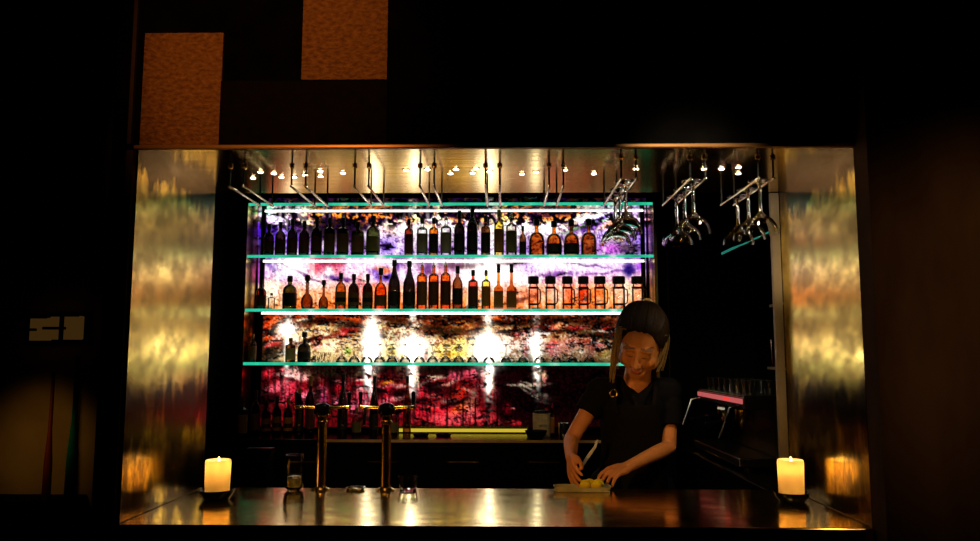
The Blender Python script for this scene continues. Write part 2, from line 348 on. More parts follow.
ST = [ # x, y, rx, ry, slope, colour, alpha
 # row one
 (250, 240, 14, 60, 0, (20, 5, 40), .7), (275, 230, 24, 14, 0, (85, 35, 205), .95), (276, 219, 17, 4, .12, (245, 230, 255), .95), (283, 236, 4, 9, 0, (215, 190, 255), .9), (272, 238, 3, 7, 0, (190, 150, 250), .8),
 (268, 210, 8, 4, 0, (40, 200, 110), .85), (300, 210, 24, 5, 0, (255, 240, 215), .9), (330, 225, 26, 10, 0, (25, 12, 6), .8), (350, 232, 30, 9, 0, (18, 8, 6), .8),
 (307, 222, 8, 4, .2, (255, 215, 170), .8), (330, 213, 22, 4, 0, (240, 150, 50), .7), (352, 219, 10, 3, 0, (230, 130, 40), .7), (376, 216, 8, 6, 0, (240, 120, 40), .8), (371, 235, 10, 7, -.3, (250, 235, 255), .95),
 (381, 234, 8, 8, -.5, (250, 240, 250), .9), (395, 226, 10, 7, 0, (250, 190, 170), .8), (401, 230, 7, 6, 0, W_, .95), (392, 246, 14, 8, 0, (225, 200, 255), .95), (388, 247, 5, 4, 0, (70, 30, 160), .8),
 (424, 232, 14, 10, 0, W_, .95), (416, 214, 4, 5, 0, (255, 225, 160), .95), (439, 215, 4, 5, 0, (255, 220, 150), .95), (446, 230, 8, 10, 0, W_, .9), (432, 222, 8, 6, 0, (255, 235, 190), .8),
 (466, 232, 3, 22, 0, (240, 225, 250), .9), (479, 240, 3, 18, 0, (230, 215, 250), .9), (480, 220, 6, 8, 0, (240, 130, 40), .8), (492, 235, 6, 25, 0, W_, 1), (500, 222, 8, 10, 0, (255, 220, 130), .8), (513, 230, 12, 8, 0, W_, .95),
 (465, 212, 16, 6, 0, (30, 14, 5), .8), (530, 210, 18, 5, 0, (200, 110, 40), .7), (560, 210, 22, 5, -.15, (40, 18, 6), .85), (530, 228, 7, 8, 0, W_, .9), (545, 230, 8, 7, 0, W_, .9), (560, 228, 12, 6, -.2, (255, 240, 240), .9),
 (575, 222, 20, 4, -.35, (250, 225, 190), .9), (585, 232, 18, 3.4, -.4, (250, 215, 255), .95), (600, 236, 16, 5, -.4, (225, 195, 255), .95), (592, 227, 16, 2, -.35, (80, 30, 150), .8), (578, 240, 12, 3, -.3, (230, 150, 90), .7),
 (605, 215, 25, 6, -.22, (255, 250, 250), 1), (598, 219, 22, 1.6, -.3, (60, 20, 140), .8), (588, 225, 22, 1.4, -.3, (30, 120, 60), .7), (628, 222, 14, 12, 0, (120, 110, 90), .6), (640, 215, 8, 8, 0, (180, 160, 230), .8), (642, 245, 6, 12, 0, (175, 140, 250), .9), (642, 228, 6, 6, 0, (140, 90, 220), .8),
 (610, 249, 10, 6, 0, (220, 120, 225), .9), (630, 248, 10, 5, 0, (50, 40, 30), .6),
 # row two
 (264, 272, 6, 8, 0, (225, 160, 250), .95), (270, 262, 10, 5, .2, (60, 20, 130), .9), (278, 271, 5, 8, .5, (70, 25, 150), .9), (292, 268, 17, 8, .2, W_, 1), (283, 276, 10, 5, 0, (240, 220, 255), .9), (270, 290, 10, 14, 0, (255, 240, 215), .9),
 (256, 272, 5, 10, 0, (160, 60, 160), .8), (318, 268, 9, 6, 0, (215, 50, 75), .8), (312, 281, 12, 8, 0, (255, 235, 225), .9), (332, 263, 10, 4, 0, (150, 20, 50), .8), (330, 272, 8, 5, 0, W_, .95), (340, 268, 6, 6, 0, (200, 40, 70), .8),
 (338, 278, 12, 2, .15, (60, 20, 120), .8), (300, 272, 18, 1.2, .45, (90, 30, 110), .7), (352, 270, 12, 5, 0, (255, 225, 240), .9), (370, 265, 10, 4, 0, (255, 210, 235), .9), (380, 278, 8, 6, 0, (235, 215, 255), .9), (386, 277, 9, 3, -.1, (75, 30, 165), .9), (375, 272, 7, 3, 0, (90, 45, 180), .7), (383, 270, 9, 2.5, 0, (235, 120, 50), .8),
 (361, 280, 6, 7, 0, (255, 235, 230), .9), (360, 288, 5, 10, 0, (235, 70, 80), .7), (377, 290, 10, 5, 0, (255, 110, 20), .8), (402, 272, 6, 9, 0, (255, 225, 245), .95), (399, 264, 3, 4, 0, (80, 20, 130), .9), (415, 262, 8, 4, 0, (90, 40, 90), .6), (430, 266, 22, 6, 0, (150, 100, 150), .55), (417, 276, 8, 9, 0, (250, 225, 245), .9), (437, 276, 14, 6, 0, (255, 190, 180), .8),
 (428, 270, 3, 6, 0, (70, 20, 110), .6), (468, 277, 10, 10, 0, (255, 235, 235), .9), (490, 275, 20, 14, 0, W_, 1), (520, 278, 22, 10, 0, (255, 245, 245), .95), (465, 265, 20, 3, 0, (70, 30, 40), .7), (510, 263, 18, 2.5, 0, (90, 50, 60), .6), (530, 268, 8, 5, 0, (215, 190, 245), .7), (505, 288, 8, 5, 0, (255, 170, 150), .7), (525, 294, 18, 8, -.25, (255, 170, 130), .8), (520, 300, 14, 2, -.25, (90, 30, 20), .7),
 (560, 264, 18, 4, 0, (255, 250, 255), .9), (600, 268, 36, 4, -.1, (245, 225, 255), .9), (585, 264, 20, 1, .12, (90, 60, 110), .7), (610, 272, 26, 1.3, -.12, (120, 60, 150), .7), (560, 274, 18, 2, -.08, (100, 40, 140), .7), (629, 269, 4, 6, 0, (30, 10, 110), .95), (641, 268, 5, 6, 0, (165, 80, 225), .9), (625, 292, 16, 10, 0, (255, 225, 190), .95), (642, 292, 4, 12, 0, (255, 180, 130), .8),
 (570, 294, 12, 8, 0, (255, 130, 70), .8), (598, 294, 10, 8, 0, (255, 150, 60), .8), (555, 296, 9, 7, 0, (255, 235, 215), .8), (584, 296, 5, 9, 0, (225, 60, 10), .8),
 # row three
 (250, 340, 14, 28, 0, K_, .95), (263, 336, 8, 6, .4, (255, 85, 10), 1), (268, 324, 5, 7, -.6, (250, 75, 8), .95), (276, 320, 7, 4, -1, (255, 100, 20), .9), (265, 352, 14, 9, 0, K_, .9), (288, 327, 11, 7, 0, W_, 1), (277, 337, 8, 4, -.8, (255, 200, 190), .95), (272, 345, 7, 2, -.5, (255, 70, 70), .9), (294, 338, 6, 6, 0, (255, 250, 235), 1), (294, 351, 5, 3, 0, (255, 235, 200), .9), (285, 345, 10, 4, 0, (80, 14, 6), .8),
 (302, 320, 10, 2.4, -.15, (255, 230, 190), .9), (308, 315, 20, 2, 0, (235, 75, 5), .8), (325, 319, 22, 2.5, -.15, (20, 6, 2), .8), (337, 317, 5, 1.5, 0, (250, 90, 10), .8), (318, 329, 26, 4, -.2, (245, 215, 150), .9), (322, 334, 6, 3, 0, (255, 235, 190), .9), (320, 338, 18, 1.5, -.2, (120, 10, 20), .8), (318, 345, 4, 4, 0, (255, 140, 140), .9), (330, 346, 8, 6, 0, (255, 240, 205), .9), (343, 333, 4, 3, -.3, (250, 80, 80), .9), (355, 317, 14, 2.4, 0, (215, 75, 10), .8), (362, 321, 10, 2.5, 0, (240, 90, 20), .8), (348, 325, 12, 3, 0, K_, .7), (348, 331, 8, 3, 0, (150, 15, 25), .8), (349, 343, 8, 6, 0, (235, 200, 150), .8), (347, 352, 3, 3, 0, (120, 200, 40), .5),
 (372, 341, 9, 18, 0, W_, 1), (372, 323, 7, 4, 0, (255, 240, 225), 1), (385, 326, 12, 4, .1, (235, 205, 140), .8), (391, 334, 10, 5, 0, (130, 120, 80), .7), (402, 330, 14, 4, -.25, (250, 235, 190), .8), (388, 347, 8, 9, 0, (250, 240, 190), .9), (391, 352, 3, 5, 0, (190, 170, 20), .8), (414, 317, 7, 2, 0, (250, 240, 200), .95), (413, 347, 15, 13, 0, W_, 1), (403, 353, 3, 4, 0, (225, 190, 10), .8), (418, 324, 6, 3, 0, (250, 230, 190), .8), (434, 322, 8, 3, -.1, (235, 95, 20), .9), (446, 319, 4, 6, 0, (235, 180, 130), .8), (440, 329, 14, 6, 0, K_, .8), (430, 333, 8, 2, 0, (180, 50, 10), .7), (432, 350, 7, 10, 0, (255, 245, 220), .9), (446, 349, 12, 5, 0, (255, 235, 140), 1), (452, 354, 14, 2, 0, (225, 170, 20), .8), (425, 352, 2, 6, 0, (190, 60, 50), .7),
 (463, 326, 16, 3, 0, (205, 110, 20), .8), (460, 319, 20, 3, 0, (30, 10, 3), .8), (462, 333, 22, 3, 0, (60, 35, 8), .8), (466, 348, 14, 8, 0, (255, 235, 130), .9), (487, 347, 15, 14, 0, W_, 1), (489, 325, 3, 10, 0, (240, 220, 180), .9), (503, 329, 12, 3, 0, (235, 190, 130), .7), (510, 316, 18, 3, -.08, (250, 105, 15), .95), (515, 322, 24, 2.5, -.05, K_, .8), (508, 347, 10, 9, 0, (255, 240, 225), .95), (524, 332, 16, 2.5, -.12, (30, 8, 6), .8), (522, 335, 8, 2, -.2, (205, 15, 40), .9), (530, 345, 14, 10, 0, (255, 235, 225), .9), (527, 350, 2.5, 5, .0, (185, 30, 50), .8), (536, 345, 8, 12, 0, W_, .95),
 (545, 333, 12, 2, -.15, (255, 240, 235), .95), (549, 327, 12, 2.4, -.15, (240, 70, 110), .9), (560, 325, 12, 2, -.1, (250, 200, 120), .7), (576, 328, 8, 2, 0, (220, 30, 60), .9), (560, 331, 20, 1.5, 0, K_, .9), (555, 318, 22, 3.2, -.08, (30, 12, 4), .9), (580, 314, 18, 3, 0, (250, 120, 15), .95), (605, 316, 14, 6, 0, (245, 130, 40), .8), (600, 323, 12, 6, 0, (20, 6, 4), .85), (604, 327, 6, 2, 0, (170, 20, 15), .9), (606, 331, 14, 1, -.03, (255, 250, 240), .95), (600, 335, 20, 2.6, 0, K_, .9), (554, 348, 6, 6, 0, (235, 40, 60), .9), (556, 351, 5, 4, 0, (255, 200, 200), .8), (572, 346, 10, 8, 0, (225, 140, 140), .8), (588, 348, 8, 8, 0, (220, 90, 100), .7), (580, 352, 8, 5, 0, (245, 225, 180), .8), (600, 347, 8, 4, 0, (225, 110, 130), .8), (606, 354, 7, 6, 0, (245, 225, 130), .9), (630, 340, 16, 24, 0, (60, 20, 20), .8),
 # row four
 (252, 395, 10, 36, 0, K_, .95), (270, 374, 5, 4.5, 0, (230, 40, 60), .95), (262, 400, 12, 12, 0, (30, 2, 6), .8), (274, 388, 8, 4, -.3, (255, 120, 140), .95), (286, 386, 9, 5, 0, (250, 110, 130), .95), (287, 371, 5, 2, 0, (250, 70, 70), .9), (289, 376, 9, 1.6, 0, (250, 235, 225), .9), (297, 372, 5, 5, .5, (250, 235, 210), .8), (303, 376, 9, 3, .3, (255, 190, 180), .95), (297, 393, 12, 8, 0, (185, 15, 45), .9), (286, 396, 5, 7, 0, (240, 80, 110), .9), (307, 397, 8, 5, 0, (250, 150, 170), .95), (310, 404, 5, 4, 0, (250, 140, 150), .9), (312, 375, 10, 3, .5, (120, 110, 80), .6), (316, 387, 3, 18, 0, (35, 12, 4), .95), (322, 391, 4, 4, 0, (250, 120, 160), .9), (323, 400, 4, 4, 0, (180, 70, 130), .8), (332, 380, 5, 14, 0, K_, .9), (341, 388, 6, 4, 0, (210, 15, 40), .9), (341, 382, 6, 2, 0, (250, 170, 160), .8), (342, 402, 7, 5, 0, (250, 160, 190), .9), (325, 371, 14, 4, 0, (45, 38, 18), .7), (345, 372, 20, 4, 0, (40, 34, 16), .7),
 (363, 382, 5, 3, 0, (170, 10, 40), .9), (361, 390, 4, 4, 0, (250, 190, 190), .9), (363, 401, 8, 8, 0, (235, 100, 130), .9), (355, 408, 6, 5, 0, (240, 120, 150), .9), (371, 389, 3, 7, 0, W_, 1), (374, 374, 3, 8, 0, (220, 205, 160), .9), (366, 380, 10, .9, 0, (245, 225, 200), .9), (360, 373, 7, 3, -.6, (90, 90, 65), .8), (388, 384, 6, 1.5, 0, (225, 190, 40), .8), (393, 387, 12, 1.5, -.08, (240, 205, 185), .95), (390, 393, 8, 6, 0, (205, 25, 50), .9), (398, 394, 6, 5, 0, K_, .9), (396, 399, 12, 1.6, -.12, (235, 180, 165), .9), (385, 402, 8, 3, -.2, (240, 90, 120), .9), (402, 372, 5, 8, 0, (100, 90, 60), .7), (412, 393, 5, 4, 0, (255, 225, 210), .95), (417, 378, 3, 12, 0, (240, 230, 190), .95), (424, 390, 6, 5, -.3, (230, 30, 60), .95), (428, 383, 12, 1.4, -.4, (240, 220, 190), .95), (434, 377, 9, 1.4, -.1, (225, 215, 180), .9), (433, 388, 8, 4, 0, K_, .85), (432, 396, 8, 1.6, 0, (235, 130, 120), .8), (415, 402, 14, 4, 0, (60, 2, 8), .9), (440, 370, 14, 4, 0, (25, 18, 8), .8),
 (430, 411, 22, 8, 0, (210, 25, 50), .95), (432, 408, 7, 3, 0, (250, 90, 80), .8), (446, 420, 20, 5, 0, (225, 70, 80), .9), (410, 418, 8, 6, 0, (200, 40, 60), .8), (455, 376, 6, 4.5, 0, (255, 110, 140), .95), (471, 375, 7, 4, 0, (250, 105, 130), .95), (484, 376, 7, 4, .3, (255, 200, 195), .95), (450, 383, 9, 1.4, -.3, (220, 190, 160), .8), (452, 390, 7, 4, 0, (30, 4, 4), .8), (461, 393, 8, 5, 0, (215, 45, 20), .95), (470, 391, 6, 1.4, .4, (190, 180, 150), .9), (449, 401, 7, 3, 0, (170, 165, 140), .7), (462, 403, 12, 3, -.15, K_, .9), (474, 395, 3, 6, .0, (120, 110, 90), .7), (461, 410, 10, 4, -.5, (250, 120, 40), .9), (472, 410, 6, 7, 0, (240, 150, 130), .9), (455, 418, 16, 4, 0, (235, 90, 100), .9), (482, 414, 10, 7, 0, (235, 80, 90), .9), (488, 405, 8, 8, 0, (130, 6, 16), .9), (487, 389, 9, 3, .35, (250, 190, 190), .9), (493, 395, 6, 4, .4, (235, 60, 70), .9), (490, 379, 4, 12, 0, (235, 220, 160), .9), (493, 421, 8, 3, 0, (225, 60, 70), .9),
 (505, 400, 6, 24, 0, (14, 3, 4), .95), (530, 395, 28, 32, 0, K_, .97), (590, 395, 50, 34, 0, K_, 1), (508, 408, 4, 5, 0, (130, 5, 20), .8), (515, 423, 7, 2, 0, (225, 50, 60), .8), (514, 408, 2, 1, 0, (250, 160, 150), .9), (520, 387, 12, 1.3, .2, (200, 190, 165), .9), (533, 384, 9, 1.5, -.3, (190, 180, 150), .9), (540, 384, 9, 1.4, .1, (220, 215, 185), .9), (530, 394, 14, 1.1, .5, (150, 145, 125), .8), (540, 395, 8, 3, .4, (140, 135, 115), .8), (536, 374, 5, 4, 0, (190, 175, 110), .8), (545, 378, 2.4, 6, 0, (240, 200, 160), .9), (524, 383, 5, 1, 0, (210, 200, 170), .8), (546, 411, 1.5, 3, 0, (230, 30, 40), .9)]
for hx, ha in ((288, .45), (370, .6), (413, .7), (489, .85), (536, .5)):  # white strokes painted as columns of light through the rows
    for hy, hr in ((206, 5), (263, 5), (317, 6), (370, 4)): ST.append((hx, hy, 4, hr, 0, W_, ha))
def art(px, py):
    wx = noise.noise((px*.055, py*.055, 1.3))*3.2 + noise.noise((px*.16, py*.16, 7.7))*2.0
    wy = noise.noise((px*.055, py*.055, 4.1))*2.6 + noise.noise((px*.16, py*.16, 9.2))*1.8
    c = base(py+wy)
    qx, qy = px+wx, py+wy
    for (x, y, rx, ry, sl, col, a) in ST:
        dx = qx-x
        if abs(dx) > rx*2.2: continue
        dy = qy-y-sl*dx
        if abs(dy) > ry*2.2: continue
        d = (dx/rx)**2+(dy/ry)**2
        if d < 4.6:
            t = a*exp(-(d**1.5)*.55); c = blend(c, col, t)
    # torn black streaks running mostly sideways, denser in the darker rows
    lum = (c[0]+c[1]+c[2])/765
    tilt = -.25 if px < 330 else (.12 if px < 430 else -.12)
    yy = py-tilt*px
    n = .8*noise.noise((px*.065, yy*.22, 21.5))+.75*noise.noise((px*.17, yy*.55, 3.5))+.5*noise.noise((px*.45, py*.8, 13.5))
    if py < 256: thr = .22
    elif py < 312: thr = .42
    elif py < 338: thr = -.06
    elif py < 363: thr = .10
    else: thr = .20
    thr += max(0, lum-.62)*2.2
    k = min(1, max(0, (n-thr)/.22)); c = [v*(1-.96*k) for v in c]
    if py < 232:      # sparks of orange on black along the top
        nd = noise.noise((px*.20, py*.26, 31.5))+.5*noise.noise((px*.45, py*.5, 41.5))
        e_ = min(1, max(0, (232-py)/8)); k2 = min(1, max(0, (.16-nd)/.16))*e_*(1 if lum < .85 else .35); c = [v*(1-.95*k2) for v in c]
        c = [v*(1+.5*e_*(1-k2)) for v in c]
    if py > 364:      # dragged vertical drips in the lowest row
        k2 = min(1, max(0, (noise.noise((px*.42, py*.05, 2.2))-.05)/.25)); c = [v*(1-.5*k2) for v in c]
    nf = noise.noise((px*.42, py*.5, 61.5))+.6*noise.noise((px*.9, py*.95, 71.5))+.5*noise.noise((px*.13, py*.2, 81.5))
    k3 = min(1, max(0, (nf-.10)/.22))*(1 if lum < .9 else .45)
    c = blend(c, ((62, 14, 96) if py < 256 else (120, 40, 120)) if py < 285 else ((120, 34, 8) if py < 345 else ((110, 60, 20) if py < 363 else (40, 2, 8))), .58*k3*(.6 if 256 < py < 312 else 1))
    n4 = noise.noise((px*.30, py*.07, 91.5)) if py < 312 else noise.noise((px*.5, py*.45, 95.5))
    k4 = min(1, max(0, (n4-.22)/.2)); c = blend(c, (255, 246, 236) if py < 363 else (250, 120, 130), .5*k4*min(1, lum*1.6))
    c = [255*(max(0, min(1, v/255))**1.3) for v in c]
    if py > 398 and 440 < px < 500:
        for sx in (447, 463, 475.5, 497):
            if abs(px-sx) < .9: c = [v*.15 for v in c]
    # gritty grain
    g = noise.noise((px*.8, py*.8, 5.5))
    return [max(0, v*(1+.28*g)) for v in c]
HOT = [(372, 344, 6, 14, 4), (413, 350, 9, 8, 4.5), (487, 349, 10, 10, 5), (287, 331, 7, 4, 2), (536, 348, 4, 8, 3), (368, 364, 2.6, 20, 6), (412, 364, 2.6, 18, 6), (489, 364, 3, 20, 8), (537, 362, 2.2, 16, 4), (287, 350, 2.2, 20, 1.5), (294, 268, 10, 5, .6), (490, 272, 14, 10, 1)]   # extra glow painted into the print so the brass shows bright streaks
nx, ny = 440, 256
me = bpy.data.meshes.new('illuminated_art_panel')
vs, cs, fs = [], [], []
for j in range(ny+1):
    for i in range(nx+1):
        px = PX0+(PX1-PX0)*i/nx; py = PY0+(PY1-PY0)*j/ny
        p = at(px, py, YP); vs.append((p.x, p.y, p.z)); L_ = s2l(art(px, py)); hot = sum(q_[4]*exp(-((px-q_[0])/q_[2])**2-((py-q_[1])/q_[3])**2) for q_ in HOT)
        hot *= min(1, max(0, .55+1.3*noise.noise((px*.22, py*.30, 51.5))+(.45 if py < 362 else -.05)))
        cs.extend((L_[0]+hot, L_[1]+hot*.95, L_[2]+hot*.82, 1.0))
for j in range(ny):
    for i in range(nx):
        a = j*(nx+1)+i; fs.append((a, a+nx+1, a+nx+2, a+1))
nb = len(vs)
m0 = [0, nx, (ny+1)*(nx+1)-1, ny*(nx+1)]
for q in m0: vs.append((vs[q][0], YP+.03, vs[q][2])); cs.extend((0, 0, 0, 1))
fs.append((nb, nb+1, nb+2, nb+3))
for a in range(4):
    b = (a+1) % 4; fs.append((m0[a], m0[b], nb+b, nb+a))
me.from_pydata(vs, [], fs); at_ = me.color_attributes.new('ink_glow', 'FLOAT_COLOR', 'POINT'); at_.data.foreach_set('color', cs)
m, nt, o = mat('backlit abstract print'); e = N(nt, 'ShaderNodeEmission'); ca = N(nt, 'ShaderNodeVertexColor'); ca.layer_name = 'ink_glow'
nt.links.new(ca.outputs[0], e.inputs[0]); e.inputs[1].default_value = 1.45; nt.links.new(e.outputs[0], o.inputs[0])
me.materials.append(m)
op = bpy.data.objects.new('illuminated_art_panel', me); COL.objects.link(op)
tag(op, 'backlit abstract panel of purple, orange and crimson blotches behind the bottle shelves', 'light panel')

# cheeks and uprights of the shelf bay
ZC = at(440, 440, 4.70).z
zt_, zb_ = SH[0]+.012, ZC+.0015
for s_, x in ((-1, SX0), (1, SX1)):
    r = thing('shelf_cheek', ('left' if s_ < 0 else 'right')+' end panel of the glass shelf bay, brassy and reflecting the colours', 'shelf panel', (x, 4.9, zb_))
    MB().box((x+s_*.001, YF, zb_), (x+s_*.02, YP-.003, zt_)).build('mirror_panel', 'brass_jamb', r, False)
    xb = at(261 if s_ < 0 else 644, 300, YB+.012).x
    MB().box((xb-.013, YB+.004, zb_), (xb+.013, YB+.03, zt_)).build('upright', 'blackmatte', r, False)
names = ['topmost', 'second', 'third', 'lowest']
for k, z in enumerate(SH):
    r = thing('glass_shelf', names[k]+' green-edged glass shelf of the four across the lit panel', 'shelf', ((SX0+SX1)/2, YF, z), 'glass shelves of the back bar')
    MB().box((SX0+.002, YF+.004, z-HT+.001), (SX1-.002, YB, z+HT-.001)).build('pane', 'shelf', r, False)
    MB().box((SX0+.002, YF, z-HT), (SX1-.002, YF+.004, z+HT), .002).build('lit_edge', 'teal_edge', r, False)
    if k < 3:
        x0, x1 = at(262, 300, YB).x, at(645, 300, YB).x
        MB().box((x0, YB-.010, z-HT-.0075), (x1, YB, z-HT), .002).build('led_strip', 'led', r, False)

# ------------------------------------------------------------------ bottles
def prof(kind):
    P = {'spirit': [(0, 0), (.46, 0), (.5, .02), (.5, .56), (.46, .64), (.30, .71), (.17, .75), (.155, .80), (.155, .90), (.18, .905), (.18, .93), (0, .93)],
         'wine': [(0, 0), (.46, 0), (.5, .02), (.5, .46), (.46, .56), (.30, .68), (.19, .78), (.16, .86), (.155, .95), (.18, .955), (.18, .98), (0, .98)],
         'cylinder': [(0, 0), (.47, 0), (.5, .015), (.5, .66), (.47, .71), (.30, .745), (.16, .77), (.15, .88), (.17, .885), (.17, .9), (0, .9)],
         'squat': [(0, 0), (.45, 0), (.5, .03), (.5, .40), (.46, .52), (.34, .60), (.16, .645), (.12, .69), (.12, .86), (.15, .865), (.15, .88), (0, .88)],
         'ball': [(0, 0), (.34, 0), (.46, .07), (.5, .19), (.46, .31), (.32, .41), (.17, .46), (.13, .52), (.13, .74), (.17, .75), (.17, .78), (0, .78)],
         'square': [(0, 0), (.47, 0), (.5, .015), (.5, .44), (.47, .47), (.22, .52), (.17, .55), (.15, .82), (.17, .83), (.17, .86), (0, .86)]}
    return P[kind]
LABZ = {'spirit': (.12, .48), 'wine': (.10, .36), 'cylinder': (.10, .58), 'squat': (.10, .34), 'square': (.06, .40)}
def bottle(kind, x, py_top, wpx, base_z, Y, glass, paper, cap, label, group, name='bottle'):
    p = at(x, 300, Y); pt = at(x, py_top, Y)
    h = pt.z-base_z; w = wpx*Y/F_PX
    r = thing(name, label, 'bottle', (p.x, Y, base_z), group)
    n = 4 if kind == 'square' else 18
    M = Matrix.Rotation(pi/4, 3, 'Z') if n == 4 else None
    k = 1.38 if n == 4 else 1
    bb = MB(); bb.lathe([(a*w*k, b*h) for a, b in prof(kind)], n, M=M)
    if n == 4: bmesh.ops.bevel(bb.bm, geom=[e for e in bb.bm.edges if abs((e.verts[0].co-e.verts[1].co).normalized().z) > .9 and e.calc_length() > .3*h], offset=.006, segments=2, affect='EDGES')
    bb.build('glass_body', 'g_'+glass if glass != 'clear' else 'clear', r, local=True)
    if paper and kind in LABZ:
        a, b = LABZ[kind]; q = .512*w*k
        MB().lathe([(q-.001, a*h), (q, a*h), (q, b*h), (q-.001, b*h)], n, M=M).build('label', paper, r, local=True)
        if paper in ('paper_amber', 'paper_brown') and kind == 'spirit':
            q2 = .518*w*k; MB().lathe([(q2-.0008, (a+.08)*h), (q2, (a+.08)*h), (q2, (a+.2)*h), (q2-.0008, (a+.2)*h)], n).build('label_band', 'paper_black', r, local=True)
    zc = prof(kind)[-1][1]
    if cap == 'pourer':
        MB().lathe([(0, zc*h), (.17*w, zc*h), (.17*w, (zc+.03)*h), (.07*w, (zc+.05)*h), (.05*w, h), (0, h)], 10).build('pourer', 'steel', r, local=True)
    elif cap == 'stopper':
        MB().lathe([(0, zc*h-.002), (.12*w, zc*h-.002), (.12*w, (zc+.03)*h), (.2*w, (zc+.06)*h), (.24*w, (zc+.14)*h), (.18*w, h), (0, h)], 14).build('stopper', 'cap_black', r, local=True)
    else:
        z0 = zc-.10 if kind in ('spirit', 'wine') else zc-.05
        MB().lathe([(0, z0*h), (.195*w, z0*h), (.2*w, h*.985), (.17*w, h), (0, h)], 14).build('cap', cap, r, local=True)
    return r
YBOT = 4.985
z2 = SH[1]+HT; z3 = SH[2]+HT; z4 = SH[3]+HT
rowA = [('spirit', 267, 224, 10.5, 'dark', 'paper_rust', 'cap_black', 'dark'), ('spirit', 278.5, 222, 10.5, 'dark', 'paper_rust', 'cap_black', 'dark'), ('spirit', 290.5, 219, 10.5, 'dark', 'paper_rust', 'cap_black', 'dark'),
 ('spirit', 302.5, 221, 10.5, 'dark', 'paper_rust', 'cap_black', 'dark'), ('spirit', 315, 217, 11, 'dark', 'paper_rust', 'cap_black', 'dark'), ('cylinder', 328, 218, 11, 'dark', 'paper_brown', 'cap_black', 'brown-labelled dark'),
 ('cylinder', 341.5, 218, 12, 'dark', 'paper_brown', 'cap_black', 'brown-labelled dark'), ('cylinder', 356.5, 222, 13, 'green', 'paper_brown', 'cap_black', 'dark green'), ('spirit', 372, 216, 14, 'green', 'paper_olive', 'cap_black', 'olive-labelled green'),
 ('cylinder', 408, 219, 9, 'darkred', 'paper_rust', 'cap_black', 'dark red'), ('cylinder', 421.5, 218, 11, 'clear', 'paper_grey', 'cap_gold', 'clear grey-labelled'), ('cylinder', 433, 218, 9.5, 'orange', 'paper_black', 'cap_black', 'orange black-labelled'),
 ('cylinder', 445.5, 216, 11, 'clear', 'paper_grey', 'pourer', 'clear pourer-topped'), ('spirit', 459, 211, 11, 'black', 'paper_black', 'cap_black', 'black'), ('spirit', 472, 206, 11, 'black', 'paper_black', 'cap_black', 'tall black'),
 ('cylinder', 485.5, 216, 9.5, 'brown', 'paper_black', 'cap_black', 'brown'), ('cylinder', 499, 210, 10, 'yellow', 'paper_amber', 'cap_gold', 'yellow'), ('cylinder', 511.5, 213, 11, 'pale', 'paper_olive', 'pourer', 'pale olive-labelled'),
 ('spirit', 523, 226, 7, 'brown', 'paper_black', 'cap_black', 'slim brown'), ('squat', 537, 219, 16, 'orange', None, 'cap_black', 'squat orange'), ('squat', 554.5, 221, 15.5, 'orange', 'paper_black', 'cap_black', 'squat orange'),
 ('squat', 572, 220, 15.5, 'amber', 'paper_black', 'cap_black', 'squat amber'), ('squat', 589.5, 219, 16, 'amber', None, 'cap_black', 'squat amber')]
for i, (k, x, t, wd, g, pp, cp, ds) in enumerate(rowA):
    bottle(k, x, t, wd, z2, YBOT, g, pp, cp, f'{ds} bottle, {ORD[i]} from the left on the second glass shelf', 'bottles on the second shelf')
rowB = [('spirit', 261, 280, 10, 'darkred', 'paper_rust', 'cap_black', 'dark red'), ('cylinder', 271.5, 293, 7, 'clear', None, 'cap_gold', 'small clear'), ('spirit', 289.5, 276, 14, 'green', 'paper_black', 'cap_black', 'broad dark green'),
 ('ball', 307, 275, 12.5, 'brown', None, 'stopper', 'round-bellied stoppered'), ('ball', 323.5, 280, 10, 'brown', None, 'stopper', 'small round-bellied'), ('spirit', 340.5, 273, 11, 'amber', 'paper_amber', 'cap_black', 'amber-labelled'),
 ('spirit', 353.5, 274, 11, 'black', 'paper_brown', 'cap_black', 'black brown-labelled'), ('spirit', 367.5, 274, 10.5, 'black', 'paper_brown', 'cap_black', 'black brown-labelled'), ('squat', 380.5, 268, 12.5, 'orange', 'paper_brown', 'cap_black', 'orange black-banded'),
 ('wine', 394, 260, 12.5, 'black', 'paper_black', 'cap_black', 'tall black wine'), ('wine', 409, 261, 12.5, 'black', 'paper_black', 'cap_black', 'tall black wine'), ('cylinder', 421.8, 262, 10.5, 'orange', 'paper_brown', 'pourer', 'orange pourer-topped'),
 ('cylinder', 433.5, 262, 10.5, 'orange', 'paper_rust', 'pourer', 'orange pourer-topped'), ('cylinder', 445.5, 261, 10.5, 'orange', 'paper_rust', 'pourer', 'orange pourer-topped'), ('spirit', 457.5, 266, 10.5, 'brown', 'paper_black', 'cap_black', 'brown'),
 ('cylinder', 473, 270, 10, 'red', 'paper_rust', 'cap_black', 'red'), ('cylinder', 486, 270, 9, 'yellow', 'paper_amber', 'cap_gold', 'yellow'), ('square', 498.5, 264, 9.5, 'amber', 'paper_amber', 'cap_black', 'square amber'),
 ('square', 511.5, 264, 10, 'amber', 'paper_amber', 'cap_black', 'square amber')]
for i, (k, x, t, wd, g, pp, cp, ds) in enumerate(rowB):
    bottle(k, x, t, wd, z3, YBOT, g, pp, cp, f'{ds} bottle, {ORD[i]} from the left on the third glass shelf', 'bottles on the third shelf')
